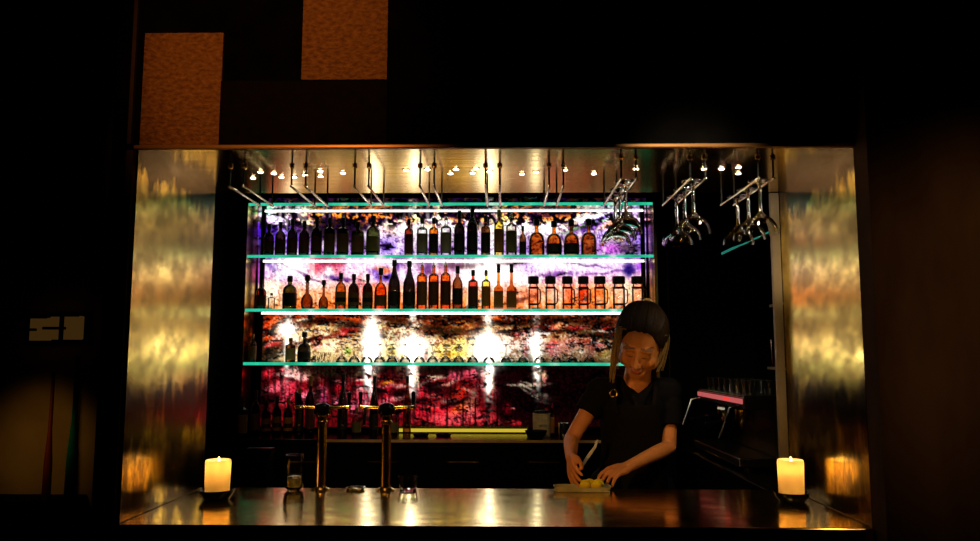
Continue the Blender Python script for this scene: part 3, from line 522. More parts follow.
# handled jars
for i, (x, wd) in enumerate(((533.5, 13), (550.5, 13), (567.5, 13), (583.5, 13), (600, 14), (619, 15.5), (638, 15.5))):
    p = at(x, 300, YBOT); h = at(x, 276.5, YBOT).z-z3; w_ = wd*YBOT/F_PX
    r = thing('handled_jar', f'handled glass jar with black lid, {ORD[i]} of seven from left on third shelf', 'jar', (p.x, YBOT, z3), 'lidded jars on the third shelf')
    MB().lathe([(a*w_, b*h) for a, b in [(0, 0), (.36, 0), (.4, .04), (.4, .62), (.36, .70), (.33, .72), (.33, .78), (0, .78)]], 18).build('jar_body', 'g_rose', r, local=True)
    MB().lathe([(a*w_, b*h) for a, b in [(0, .78), (.40, .78), (.42, .80), (.42, .97), (.39, 1), (0, 1)]], 18).build('lid', 'cap_black', r, local=True)
    hb = MB(); hb.tube([(.39*w_, -.01, .62*h), (.5*w_, -.014, .60*h), (.535*w_, -.016, .48*h), (.535*w_, -.016, .34*h), (.49*w_, -.014, .2*h), (.39*w_, -.01, .17*h)], .0042, 8); hb.build('handle', 'cap_black', r, local=True)
    MB().lathe([(.405*w_, .14*h), (.412*w_, .15*h), (.412*w_, .175*h), (.405*w_, .185*h)], 18).build('base_ring', 'cap_black', r, local=True)
    MB().lathe([(.405*w_, .64*h), (.412*w_, .645*h), (.412*w_, .67*h), (.39*w_, .68*h)], 18).build('shoulder_ring', 'cap_black', r, local=True)

# stemware: coupe profile (upright, z up from foot); inverted by rotating the mesh
def coupe_prof(R, H, bowl, foot, t=.0016, st=1.0):
    zb = H-bowl
    outer = [(0, 0), (foot*.6, 0), (foot, .0012), (foot, .003), (foot*.5, .006), (.006*st, .012), (.0042*st, .02), (.0038*st, zb*.35), (.0048*st, zb*.5), (.0038*st, zb*.65), (.0046*st, zb-.012), (.009*st, zb-.002), (R*.35, zb+bowl*.07), (R*.66, zb+bowl*.24), (R*.88, zb+bowl*.52), (R*.98, zb+bowl*.8), (R, H)]
    inner = [(R-t, H), (R*.98-t, zb+bowl*.8), (R*.88-t, zb+bowl*.52+t), (R*.66-t, zb+bowl*.24+t*1.5), (R*.35, zb+bowl*.07+t*2), (.004, zb+.004), (0, zb+.003)]
    return outer+inner
def coupe_inv(name, label, cat, foot_top, R, H, bowl, foot, group, proto=None):
    """glass hanging or standing upside down; foot_top is the centre of the foot (its highest point)."""
    if proto: r = proto.copy(); r.data = proto.data; COL.objects.link(r); r.location = foot_top
    else:
        mb = MB(); mb.lathe([(a, -b) for a, b in coupe_prof(R, H, bowl, foot, *((.0022, 1.4) if 'hanging' in name else (.0016, 1.0)))], 28); r = mb.build(name, 'crystal' if 'hanging' in name else 'stem'); r.location = foot_top
    return tag(r, label, cat, group)
# coupes upside down on the lowest shelf
CH = .118; proto = None
cx = [343, 355.5, 368, 380.5, 393, 406, 420, 433, 446, 459, 473, 489, 506, 522.5, 539.5, 555.5, 571.5, 588.5]
for i, x in enumerate(cx):
    p = at(x, 300, 4.985 if i % 2 else 4.995)
    q = coupe_inv('coupe_glass', f'clear coupe glass upside down on the lowest shelf, {ORD[i]} from the left', 'glass', (p.x, p.y, z4+CH), .0372, CH, .040, .027, 'coupes on the lowest shelf', proto)
    proto = proto or q
def tumbler(name, label, c, R, H, m='crystal', group=None, cat='glass', taper=.85):
    r = MB(); t = .0025
    r.lathe([(0, 0), (R*taper, 0), (R*taper+.001, .002), (R, H-.001), (R-t*.5, H), (R-t, H-.001), (R*taper-t, .008), (0, .008)], 20)
    o = r.build(name, m); o.location = c; return tag(o, label, cat, group)
for i, x in enumerate((320, 326.5, 333)):
    p = at(x, 300, 4.98); tumbler('shot_glass', f'narrow shot glass, {ORD[i]} of three from the left on the lowest shelf', (p.x, p.y, z4), .0175, .062, group='shot glasses on the lowest shelf')
bottle('squat', 305.5, 332, 13, z4, YBOT, 'black', 'paper_black', 'cap_black', 'black square-shouldered bottle left of the shot glasses on the lowest shelf', 'bottles on the lowest shelf')
bottle('cylinder', 254, 334, 8, z4, YBOT, 'amber', 'paper_brown', 'cap_gold', 'slim amber bottle at the left end of the lowest shelf', 'bottles on the lowest shelf')
bottle('cylinder', 292, 338, 10, z4, YBOT, 'brown', 'paper_cream', 'cap_gold', 'small cream-labelled bottle left of the black bottle on the lowest shelf', 'bottles on the lowest shelf')
# bowls on the topmost shelf
for i, (x, rr) in enumerate(((489, .055), (531, .075), (343, .05))):
    p = at(x, 300, 4.99); b = MB()
    b.lathe([(0, 0), (rr*.4, 0), (rr*.5, .004), (rr*.85, .022), (rr, .042), (rr-.003, .042), (rr*.82, .024), (rr*.45, .008), (0, .006)], 24)
    o = b.build('glass_bowl', 'stem'); o.location = (p.x, p.y, SH[0]+HT)
    tag(o, ['small glass bowl on the topmost shelf above the yellow bottle', 'wide glass bowl on the topmost shelf above the squat orange bottles', 'small glass bowl near the left of the topmost shelf'][i], 'bowl', 'glass bowls on the topmost shelf')

# ------------------------------------------------------------------ back counter
ZC = at(440, 440, 4.70).z
bx0, bx1 = at(236, 440, 4.7).x, 1.02
bc = thing('back_counter', 'low back counter with thin brass edge below the lit panel', 'counter', (0, 4.7, 0))
MB().box((bx0, 4.70, ZC-.03), (bx1, YP+.2, ZC), .003).build('counter_top', 'blackgloss', bc, False)
MB().box((at(326, 440, 4.7).x, 4.694, ZC-.014), (at(605, 440, 4.7).x, 4.70, ZC+.001)).build('brass_edge', 'edge_brass', bc, False)
for i in range(4):
    a = at(256+i*80, 450, 4.72).x; b_ = at(256+i*80+76, 450, 4.72).x
    d = MB().box((a, 4.715, .12), (b_, 4.735, ZC-.035), .003).build('door', 'blackgloss', bc, False)
    zz = at(400, 462, 4.715).z; xm = a+.62*(b_-a)
    MB().box((xm-.09, 4.705, zz-.003), (xm+.09, 4.715, zz+.003), .001).build('handle', 'brass', d, False)
MB().box((bx0, 4.74, 0), (bx1, YP+.2, ZC-.031)).build('carcass', 'blackmatte', bc, False)
led = MB().box(at(399, 428.5, YP-.004), at(527, 432.2, YP-.001)).build('ledge_light', 'led_yellow', None, False)
tag(led, 'yellow glowing light strip low behind the black dishes', 'light strip')
rl = MB().box(at(398, 425.8, YP-.022), at(529, 428, YP-.001), .001).build('panel_rail', 'steel', None, False)
tag(rl, 'thin pale metal rail along the foot of the lit panel', 'rail')
# black dishes
for i, x in enumerate((421, 443.5)):
    p = at(x, 433, 4.93); b = MB(); R = .053
    b.lathe([(0, 0), (R*.8, 0), (R, .016), (R+.002, .018), (R-.004, .018), (R*.78, .005), (0, .004)], 24)
    o = b.build('round_dish', 'blackgloss'); o.location = (p.x, 4.93, ZC)
    tag(o, ['left', 'right'][i]+' of two shallow black dishes in front of the yellow light strip', 'dish', 'black dishes on the back counter')
# cream jar with dark lid and a scribbled mark
p = at(541.5, 430, 4.93); R = 17*4.93/F_PX/2; Hj = at(541, 410, 4.93).z-ZC
jr = thing('storage_jar', 'cream ceramic jar with dark lid standing on the back counter', 'jar', (p.x, 4.93, ZC))
MB().lathe([(0, 0), (R*.96, 0), (R, .004), (R, Hj*.78), (R*.97, Hj*.80), (R*1.02, Hj*.81), (R*1.02, Hj*.88), (0, Hj*.88)], 24).build('jar_body', 'ceramic_cream', jr, local=True)
MB().lathe([(0, Hj*.88), (R*.86, Hj*.88), (R*.9, Hj*.9), (R*.86, Hj*.98), (R*.5, Hj), (0, Hj)], 24).build('lid', 'cap_black', jr, local=True)
b = MB(); pts = []
for i in range(26):
    t = i/25; an = -pi/2-.45+t*.9+.1; pts.append(((R+.0008)*cos(an), (R+.0008)*sin(an), Hj*(.42+.05*sin(t*26)+.02*t)))
b.tube(pts, .0014, 5); b.build('script_mark', 'cap_black', jr, local=True)
# black bowl
p = at(536, 436, 4.80); b = MB(); R = .068
b.lathe([(0, 0), (R*.5, 0), (R*.8, .02), (R, .05), (R-.004, .05), (R*.76, .022), (0, .008)], 24); o = b.build('serving_bowl', 'black'); o.location = (p.x, 4.78, ZC)
tag(o, 'black bowl on the back counter in front of the cream jar', 'bowl')
bottle('cylinder', 551.5, 403, 4.5, ZC, 4.93, 'yellow', 'paper_amber', 'cap_red', 'tiny yellow bottle with red cap right of the cream jar', None)
p = at(564, 436, 4.78); tumbler('steel_beaker', 'small metal beaker on the back counter by the bartender\'s elbow', (p.x, 4.78, ZC), .034, .095, 'steel', cat='beaker', taper=.9)
# bottles on the left of the back counter
rowC = [('cylinder', 247, 398, 9, 'black', 'paper_brown', 'cap_black', 'brown-labelled'), ('spirit', 259.5, 390, 9, 'black', 'paper_rust', 'cap_black', 'dark'), ('spirit', 270, 400, 9, 'black', 'paper_brown', 'cap_black', 'brown-labelled'),
        ('spirit', 280.5, 396, 9, 'black', 'paper_brown', 'cap_black', 'brown-labelled'), ('spirit', 291.5, 398, 9, 'dark', 'paper_amber', 'cap_gold', 'amber-labelled'), ('wine', 302.5, 388, 9, 'black', 'paper_black', 'cap_gold', 'black'),
        ('spirit', 313, 376, 10, 'black', 'paper_rust', 'cap_gold', 'tall dark'), ('wine', 345, 374, 10, 'black', 'paper_black', 'cap_black', 'tall black'), ('spirit', 359, 408, 9, 'pale', 'paper_olive', 'cap_gold', 'small pale'), ('wine', 376, 376, 9, 'black', 'paper_black', 'cap_black', 'tall black'), ('spirit', 395, 408, 9, 'pale', 'paper_olive', 'cap_gold', 'small pale'), ('wine', 408.5, 376, 8, 'brown', None, 'cap_black', 'tall slim brown')]
for i, (k, x, t, wd, g, pp, cp, ds) in enumerate(rowC):
    bottle(k, x, t, wd, ZC, 4.96 if i else 4.84, g, pp, cp, f'{ds} bottle, {ORD[i]} from the left on the back counter', 'bottles on the back counter')
# switch plate on dark side
p = at(232, 231, 5.44); sw = thing('switch_plate', 'small brassy switch plate on the dark wall left of the shelves', 'switch', (p.x, 5.44, p.z))
MB().box((p.x-.022, 5.43, p.z-.035), (p.x+.022, 5.45, p.z+.035), .003).build('plate', 'plate_brass', sw, False)
MB().box((p.x-.008, 5.424, p.z-.014), (p.x+.008, 5.43, p.z+.014), .002).build('rocker', 'ceramic_cream', sw, False)

# ------------------------------------------------------------------ glass racks and hanging glasses under the soffit
ZR = ZT-.072
RX = [at(229, 184, 1).x, 0]
rx = [-.906, -.695, -.480, -.258, -.036, .179, .407, .630, .850]
yn, yf = 2.60, 2.95
for i, x in enumerate(rx):
    yn_ = 2.50 if i > 5 else yn
    r = thing('glass_rack', f'pair of slim metal glass rails under the brass soffit, {ORD[i]} from the left', 'glass rack', (x, (yn+yf)/2, ZT), 'glass racks under the soffit')
    for s_ in (-1, 1):
        xx = x+s_*.024
        MB().tube([(xx, yn_, ZR), (xx, yf, ZR)], .0042, 10).build('rail', 'steel', r)
        MB().tube([(xx, yn_+.01, ZT-.001), (xx, yn_+.01, ZR+.012), (xx, yn_+.016, ZR+.004)], .0034, 8).build('hanger', 'black', r)
        MB().tube([(xx, yf-.01, ZT-.001), (xx, yf-.01, ZR+.002)], .0034, 8).build('hanger', 'black', r)
        MB().lathe([(0, -.001), (.009, -.001), (.009, -.006), (.004, -.010), (0, -.010)], 12, o=(xx, yn_+.01, ZT)).build('flange', 'brass', r)
proto = None
for gi, x in ((6, .407), (7, .630), (8, .850)):
    for k, y in enumerate((2.575, 2.70, 2.825)):
        q = coupe_inv('hanging_coupe_glass', f'{["nearest", "middle", "farthest"][k]} coupe glass hanging upside down on the {["third", "second", "last"][gi-6]} rack from the right'.replace('last rack from the right', 'rightmost rack'), 'glass', (x, y, ZR+.0086), .055, .178, .064, .037, 'coupes hanging under the soffit', proto)
        proto = proto or q
# pinpoint lamps in the soffit
dots = [(253, 178), (260.5, 172), (274, 173.5), (281.5, 177), (294, 177), (305, 175), (320.3, 171), (320.6, 176.3), (343, 173), (406, 170), (427.5, 169.5), (450.5, 173.5), (456, 169.3), (472.5, 173), (476, 168.5), (489.5, 171.5), (522, 174), (536, 172), (565, 169.8), (594, 173.5), (636, 168.8), (704, 169), (721.5, 168.8), (738.5, 167.5), (738.2, 173.5)]
pl = bpy.data.meshes.new('lens')
proto = None
for i, (px, py) in enumerate(sorted(dots)):
    p = atz(px, py, ZT-.002)
    lab_ = f'tiny warm pinpoint lamp set in the brass soffit, {ORD[i]} from the left'
    if proto is None:
        r = thing('pinpoint_downlight', lab_, 'lamp', (p.x, p.y, ZT), 'pinpoint lamps in the soffit')
        MB().lathe([(.0098, .004), (.013, .004), (.013, -.0018), (.0098, -.003), (.0094, -.001)], 16).build('bezel', 'brass', r, local=True)
        MB().lathe([(0, -.005), (.006, -.0045), (.0092, -.001), (.0092, .003), (0, .003)], 16).build('lens', 'pin', r, local=True)
        proto = r
    else:
        r = copy_tree(proto); r.location = (p.x, p.y, ZT); r['label'] = lab_

# ------------------------------------------------------------------ on the brass counter
def light(name, kind, loc, energy, col, size=.02, target=None, spot=None, blend_=.6):
    d = bpy.data.lights.new(name, kind); d.energy = energy; d.color = col
    if kind in ('POINT', 'SPOT'): d.shadow_soft_size = size
    if kind == 'SPOT': d.spot_size = spot; d.spot_blend = blend_
    if kind == 'AREA': d.size = size
    o = bpy.data.objects.new(name, d); COL.objects.link(o); o.location = loc
    if target: o.rotation_euler = (V(target)-V(loc)).to_track_quat('-Z', 'Y').to_euler()
    return o
YCAN = 2.80
for i, px in enumerate((217.2, 791.5)):
    p = at(px, 491, YCAN)
    R, H = 12.2*YCAN/F_PX, at(px, 459.5, YCAN).z-(ZB+.014)
    r = thing('pillar_candle', ['lit pillar candle at the left end of the brass counter', 'lit pillar candle at the right end of the brass counter'][i], 'candle', (p.x, YCAN, ZB+.014), 'pillar candles on the counter')
    MB().lathe([(0, 0), (R*.95, 0), (R*.97, .004), (R*1.02, H-.012), (R*1.0, H-.004), (R*.94, H), (R*.86, H-.005), (R*.80, H-.016), (R*.74, H*.60), (R*.3, H*.55), (0, H*.54)], 28).build('wax', 'wax', r, local=True)
    MB().tube([(0, 0, H*.545), (.001, 0, H*.7), (.002, 0, H-.008)], .0015, 6).build('wick', 'wick', r, local=True)
    MB().lathe([(0, 0), (.0035, .004), (.0045, .009), (.0025, .017), (0, .023)], 12, o=(.002, 0, H-.012)).build('flame', 'flame', r, local=True)
    d = MB(); d.lathe([(0, 0), (.040, 0), (.043, .003), (.056, .020), (.061, .034), (.0595, .0345), (.0535, .022), (.046, .0135), (0, .0125)], 28)
    o = d.build('candle_dish', 'blackgloss'); o.location = (p.x, YCAN, ZB+.0005)
    tag(o, ['black dish holding the left pillar candle', 'black dish holding the right pillar candle'][i], 'candle dish', 'candle dishes')
    light('candle_glow', 'POINT', (p.x, YCAN, ZB+.014+H*.80), .75, (1, .60, .22), .014)

def tap(px, name, label):
    p = at(px, 489, 3.0); x = p.x; y = 3.0
    r = thing('beer_tap', label, 'beer tap', (x, y, ZB), 'brass beer taps on the counter')
    ztop = at(px, 416, y).z
    MB().lathe([(0, 0), (.034, 0), (.034, .005), (.022, .012), (.0185, .02), (.018, ztop-ZB-.03), (.021, ztop-ZB-.028), (.021, ztop-ZB-.02), (.017, ztop-ZB-.016), (.017, ztop-ZB), (0, ztop-ZB)], 24).build('column', 'brass', r, local=True)
    MB().lathe([(0, ztop-ZB-.004), (.023, ztop-ZB-.002), (.025, ztop-ZB+.004), (.023, ztop-ZB+.008), (0, ztop-ZB+.008)], 24).build('collar', 'brass', r, local=True)
    z = ztop-ZB+.009
    MB().lathe([(0, z), (.030, z), (.032, z+.006), (.031, z+.022), (.025, z+.034), (.012, z+.040), (0, z+.041)], 24).build('dome_cap', 'blackgloss', r, local=True)
    for s_ in (-1, 1):
        MB().tube([(s_*.029, 0, z+.022), (s_*.075, 0, z+.025), (s_*.10, 0, z+.025)], [.007, .006, .0085], 10).build('cross_arm', 'brass', r, local=True)
        f = MB(); f.tube([(s_*.082, -.004, z+.021), (s_*.082, -.012, z-.012), (s_*.082, -.02, z-.038)], [.0075, .006, .0055], 10); f.build('spout', 'brass', r, local=True)
        f = MB(); f.tube([(s_*.10, 0, z+.030), (s_*.10, 0, z+.075)], [.005, .0085], 10); f.build('tap_handle', 'blackgloss', r, local=True)
tap(320.5, 'beer_tap', 'left of two brass beer tap columns with black dome caps')
tap(385.5, 'beer_tap', 'right of two brass beer tap columns with black dome caps')

# stemless glass with a clear drink and ice
p = at(294, 489, 3.0); gl = thing('stemless_glass', 'stemless glass half full of an iced drink left of the taps', 'glass', (p.x, 3.0, ZB))
R = .040
MB().lathe([(0, 0), (.022, 0), (.034, .012), (R, .04), (.038, .085), (.032, .13), (.0305, .13), (.0365, .085), (.0385, .04), (.033, .014), (.02, .004), (0, .004)], 28).build('glass_bowl', 'tumbler', gl, local=True)
MB().lathe([(0, .0045), (.02, .0045), (.032, .014), (.0378, .038), (.0378, .046), (0, .046)], 24).build('drink', 'ice', gl, local=True)
for k, (a, b_) in enumerate(((-.012, -.008), (.012, .002), (-.004, .012))):
    i_ = MB(); i_.box((a-.010, b_-.010, .030), (a+.010, b_+.010, .052), .003); i_.build('ice_cube', 'ice', gl, False, local=True)
p = at(408, 489, 3.0); tumbler('tumbler', 'low empty tumbler on the counter right of the beer taps', (p.x, 3.0, ZB), .037, .052)
p = at(355.5, 489, 3.01); b = MB(); b.lathe([(0, 0), (.032, 0), (.036, .010), (.034, .010), (.03, .003), (0, .003)], 24); o = b.build('coaster', 'steel'); o.location = (p.x, 3.01, ZB); tag(o, 'small metal coaster between the two beer taps', 'coaster')
# payment terminal with indicator lights, behind the counter
p = at(262, 455, 3.35); tb = thing('service_table', 'dark under-counter work shelf behind the brass bar', 'table', (-.3, 3.35, 0))
MB().box((-1.1, 3.07, .84), (.12, 3.42, .87), .003).build('table_top', 'blackmatte', tb, False)
for lx in (-1.07, .09):
    for ly in (3.09, 3.40): MB().box((lx-.02, ly-.015, 0), (lx+.02, ly+.015, .84)).build('leg', 'blackmatte', tb, False)
tm = thing('payment_terminal', 'small black device with red and green indicator lights behind the left of the bar', 'device', (p.x, 3.3, .87))
MB().prism([(3.26, .87), (3.36, .87), (3.36, p.z+.03), (3.33, p.z+.03), (3.26, p.z-.012)], 'x', p.x-.06, p.x+.05).build('case', 'blackgloss', tm, False)
for px, mm in ((264, 'red_led'), (269.5, 'green_led')):
    q = at(px, 454.6, 3.31); MB().ell((q.x, 3.302, q.z), (.005, .006, .004)).build('indicator', mm, tm)
# cutting tray with lemon slices
p0, p1 = at(554, 490, 3.0), at(611, 490, 3.0)
ty0, ty1 = 2.965, 3.05
tr = thing('garnish_tray', 'shallow pale tray on the counter under the bartender\'s hands', 'tray', ((p0.x+p1.x)/2, 2.99, ZB))
cxm = (p0.x+p1.x)/2; hw = (p1.x-p0.x)/2
b = MB(); b.box((cxm-hw+.006, ty0+.006, ZB+.0005), (cxm+hw-.006, ty1-.004, ZB+.005), .002); b.build('tray_base', 'tray_plastic', tr, False)
b = MB()
ring = []
for (sc, z) in ((.94, .004), (1, .017), (1.015, .019), (.975, .019), (.92, .006)):
    rr = []
    for k in range(40):
        a = 2*pi*k/40; e = 5
        cx_, cy_ = cos(a), sin(a)
        f = (abs(cx_)**e+abs(cy_)**e)**(-1/e)
        rr.append(b.bm.verts.new((cxm+hw*sc*cx_*f, (ty0+ty1)/2+(ty1-ty0)/2*sc*cy_*f, ZB+z)))
    ring.append(rr)
for a_, b__ in zip(ring, ring[1:]):
    for k in range(40): b._f([a_[k], a_[(k+1) % 40], b__[(k+1) % 40], b__[k]])
b.build('tray_rim', 'tray_plastic', tr)
for i, (dx, dy, tz) in enumerate(((.008, -.028, .35), (.050, -.028, .5), (.062, .012, .2), (.028, .014, .3))):
    M = Matrix.Rotation(-tz-.5, 3, 'X') @ Matrix.Rotation(.3*i, 3, 'Z')
    r = thing('lemon_wedge', f'yellow lemon wedge in the pale tray, {ORD[i]} of four from the left hand', 'lemon', (cxm+dx, 3.004+dy*.7, ZB+.0235), 'lemon wedges in the tray')
    b = MB(); b.lathe([(0, -.012), (.012, -.0105), (.019, -.006), (.021, 0), (.019, .006), (.012, .0105), (0, .012)], 20, M=M); b.build('rind', 'lemon_rind', r, local=True)
    b = MB(); b.lathe([(0, .0118), (.0175, .0100), (.0175, .0125), (0, .0135)], 20, M=M); b.build('flesh', 'lemon_flesh', r, local=True)

# ------------------------------------------------------------------ right side: service counter, espresso machine, wall shelves
ZS = .98
sc_ = thing('side_counter', 'dark service counter running along the right behind the bar', 'counter', (1.4, 4, 0))
MB().box((1.03, Y2+.03, ZS-.03), (1.715, 5.1, ZS), .003).build('counter_top', 'blackgloss', sc_, False)
MB().box((1.07, Y2+.05, 0), (1.715, 5.08, ZS-.031)).build('cabinet', 'blackmatte', sc_, False)
mx0, my0, my1 = 1.10, 3.66, 4.50
zmt = 1.494-.15
em = thing('espresso_machine', 'dark espresso machine with pink light bar on the right side counter', 'espresso machine', (1.4, 4.1, ZS))
MB().box((mx0+.14, my0, ZS+.06), (mx0+.52, my1, zmt-.04), .01).build('body', 'blackgloss', em, False)
MB().box((mx0, my0, zmt-.085), (mx0+.5, my1, zmt-.035), .006).build('head_cover', 'black', em, False)
MB().box((mx0, my0, zmt-.034), (mx0+.5, my1, zmt-.022), .002).build('cup_tray', 'steel', em, False)
MB().box((mx0-.006, my0+.01, zmt-.062), (mx0-.001, my1, zmt-.038), .002).build('light_bar', 'machine_light', em, False)
MB().box((mx0-.012, my0+.2, zmt-.054), (mx0-.0065, my0+.30, zmt-.046), .001).build('display', 'red_led', em, False)
MB().box((mx0-.03, my0, ZS+.02), (mx0+.4, my1, ZS+.059), .004).build('drip_tray', 'steel', em, False)
for k in range(4):
    MB().lathe([(0, 0), (.02, 0), (.018, .02), (0, .02)], 12, o=(mx0+(.03 if k < 2 else .36), my0+.06 if k % 2 else my1-.06, ZS)).build('foot', 'black', em)
for k, y in enumerate((3.90, 4.22)):
    g = MB(); g.lathe([(0, zmt-.16), (.026, zmt-.16), (.032, zmt-.15), (.032, zmt-.10), (.022, zmt-.086), (0, zmt-.086)], 20, o=(mx0+.06, y, 0)); gh = g.build('group_head', 'brass', em)
    MB().tube([(mx0+.03, y, zmt-.152), (mx0-.04, y, zmt-.158), (mx0-.11, y, zmt-.17)], [.007, .009, .011], 10).build('portafilter_handle', 'blackgloss', gh)
    MB().tube([(mx0+.06, y, zmt-.162), (mx0+.06, y, zmt-.19)], [.012, .006], 8).build('portafilter_spout', 'steel', gh)
for y in (4.03, 4.08): MB().tube([(mx0+.01, y, zmt-.105), (mx0-.004, y, zmt-.105)], .0055, 10).build('button', 'button_light', em)
for y in (3.72, 4.46): MB().tube([(mx0+.01, y, zmt-.07), (mx0-.05, y, zmt-.08), (mx0-.07, y, zmt-.14), (mx0-.10, y, zmt-.22)], .0055, 8).build('steam_wand', 'steel' if y > 4 else 'blackgloss', em)
k = 0
for (x, ys) in ((1.15, (3.72, 3.82, 3.93, 4.05, 4.16, 4.27, 4.38)), (1.26, (3.78, 3.9, 4.02, 4.14, 4.26))):
    for y in ys:
        r = MB(); R, H = .033, .065; r.lathe([(0, 0), (.022, 0), (.026, .004), (R, H), (R-.003, H), (.024, .008), (0, .008)], 18)
        o = r.build('coffee_cup', 'cup_dark'); o.location = (x, y, zmt-.022)
        tag(o, f'dark cup on top of the espresso machine, {["front", "second"][x > 1.2]} row, {ORD[ys.index(y)]} from the near end', 'cup', 'cups on the espresso machine')
# glass shelf on the right wall with teal edge
def sideshelf(label, x0, y0, y1, z, mt):
    r = thing('wall_shelf', label, 'shelf', (1.5, (y0+y1)/2, z), 'wall shelves at the right')
    MB().box((x0, y0, z-.006), (1.72, y1, z+.006)).build('pane', 'shelf', r, False)
    MB().box((x0-.004, y0, z-.007), (x0, y1, z+.007)).build('lit_edge', mt, r, False)
MT['teal_dim'] = emit('dim green glass edge', s2l((40, 120, 105)), .8)
a = at(722, 253, 4.75)
sideshelf('upper glass wall shelf with a teal edge behind the hanging glasses at the right', a.x, 3.75, 4.75, a.z-.004, 'teal_dim')
b = at(770, 306, 4.3); sideshelf('middle glass wall shelf peeping out left of the right jamb', b.x, 3.9, 4.3, b.z, 'grey_trim')
c = at(768, 368, 4.3); sideshelf('lower glass wall shelf above the espresso machine peeping past the jamb', c.x, 3.9, 4.3, c.z, 'grey_trim')
for i, px in enumerate((773,)):
    tumbler('highball_glass', 'tall glass on the lower wall shelf beside the right jamb', (at(775.5, 360, 4.26).x, 4.26, c.z+.0065), .026, .15)

# ------------------------------------------------------------------ dim lounge at the far left; lit boxes and vases stand in for reflections
struct('wall_lounge', MB().box((-3.99, 2.98, 0), (-1.236, 3.05, CEIL-.001)), 'wall_ochre')
lg = thing('side_ledge', 'dark ledge against the ochre wall at the far left', 'ledge', (-2.2, 2.85, 0))
MB().box((-3.4, 2.70, .95), (-1.55, 2.979, .985), .004).build('ledge_top', 'blackmatte', lg, False)
MB().box((-3.38, 2.73, 0), (-1.57, 2.977, .949)).build('ledge_base', 'blackmatte', lg, False)
for i, (x0, x1, y0, y1) in enumerate(((22, 46, 316, 342), (47, 78, 314, 341))):
    a = at(x0, y0, 2.90); b = at(x1, y1, 2.90)
    r = thing('reflection_box', ['left', 'right'][i]+' of two amber boxes with dark bars standing in for reflections at the far left', 'reflection_glow', ((a.x+b.x)/2, 2.97, b.z), 'reflection stand-ins in the lounge')
    MB().box((a.x+.012, 2.90, b.z+.006), (b.x-.006, 2.95, a.z-.006), .004).build('diffuser', 'reflection_glow', r, False)
    MB().box((a.x, 2.95, b.z), (b.x, 2.9785, a.z)).build('backplate', 'blackmatte', r, False)
    for f in ((0, .012), (.42, .52), (.90, 1.02)):
        MB().box((a.x-.006, 2.885, b.z+(a.z-b.z)*f[0]), (a.x+(b.x-a.x)*(1.0 if f[0] != .42 else .62), 2.899, b.z+(a.z-b.z)*f[1])).build('cross_bar', 'blackmatte', r, False)
    xs = a.x+(b.x-a.x)*(.35 if i == 0 else .55)
    MB().box((xs-.008, 2.88, b.z-.01), (xs+.008, 2.8845, a.z+.01)).build('upright_bar', 'blackmatte', r, False)
for (px, top, mm, lb, R) in ((71, 356, 'teal_glass', 'slim teal vase shape on the ledge standing in for a blurred reflection', .014), (47, 372, 'red_glass', 'slim red vase shape on the ledge standing in for a blurred reflection', .010)):
    p = at(px, 480, 2.84); h = at(px, top, 2.84).z-.985
    q = MB(); q.lathe([(0, 0), (R*1.2, 0), (R*1.5, .02), (R*1.4, h*.3), (R*.7, h*.55), (R*.6, h*.95), (R*.75, h), (R*.5, h), (R*.4, h*.9), (0, h*.88)], 18); o = q.build('reflection_vase', mm); o.location = (p.x, 2.84, .985)
    tag(o, lb, 'vase', 'vase shapes standing in for reflections')

# ------------------------------------------------------------------ the bartender
HC = at(641, 341, 3.22)                          # centre of the head
HR = Matrix.Rotation(math.radians(-14), 3, 'Z') @ Matrix.Rotation(math.radians(9), 3, 'Y') @ Matrix.Rotation(math.radians(38), 3, 'X')
HS = 1.14
def hp(x, y, z): return HC + HR @ V((x*HS, y*HS, z*HS))
Mh = HR
def hell(mb, c, r): mb.ell(hp(*c), tuple(q*HS for q in r), Mh)
sho = [at(600, 391, 3.40), at(668, 391, 3.42)]
elb = [at(571, 440, 3.35), at(669, 447, 3.37)]
wri = [at(571, 458, 3.14), at(627, 467, 3.13)]
neck0 = at(637, 384, 3.38); chest = at(634, 408, 3.40); belly = at(632, 455, 3.46)
pelv = V((belly.x, 3.50, .93))
def torso(mb, k=0):
    # stacked flattened ellipsoids
    n = 16
    for i in range(n+1):
        t = i/n
        if t < .5: p = pelv.lerp(belly, t*2)
        else: p = belly.lerp(chest, (t-.5)*2)
        wdt = (.155-.10*t*(1-t)*1.2) if t < .6 else .126+.012*(t-.6)/.4
        mb.ell(p, (wdt+k, .098+.012*sin(pi*t)+k, .065+k), u=24, v=12)
    mb.tube([sho[0]+V((.012, 0, -.01)), chest.lerp(neck0, .55), sho[1]+V((-.012, 0, -.01))], [.058+k, .068+k, .058+k], 16)
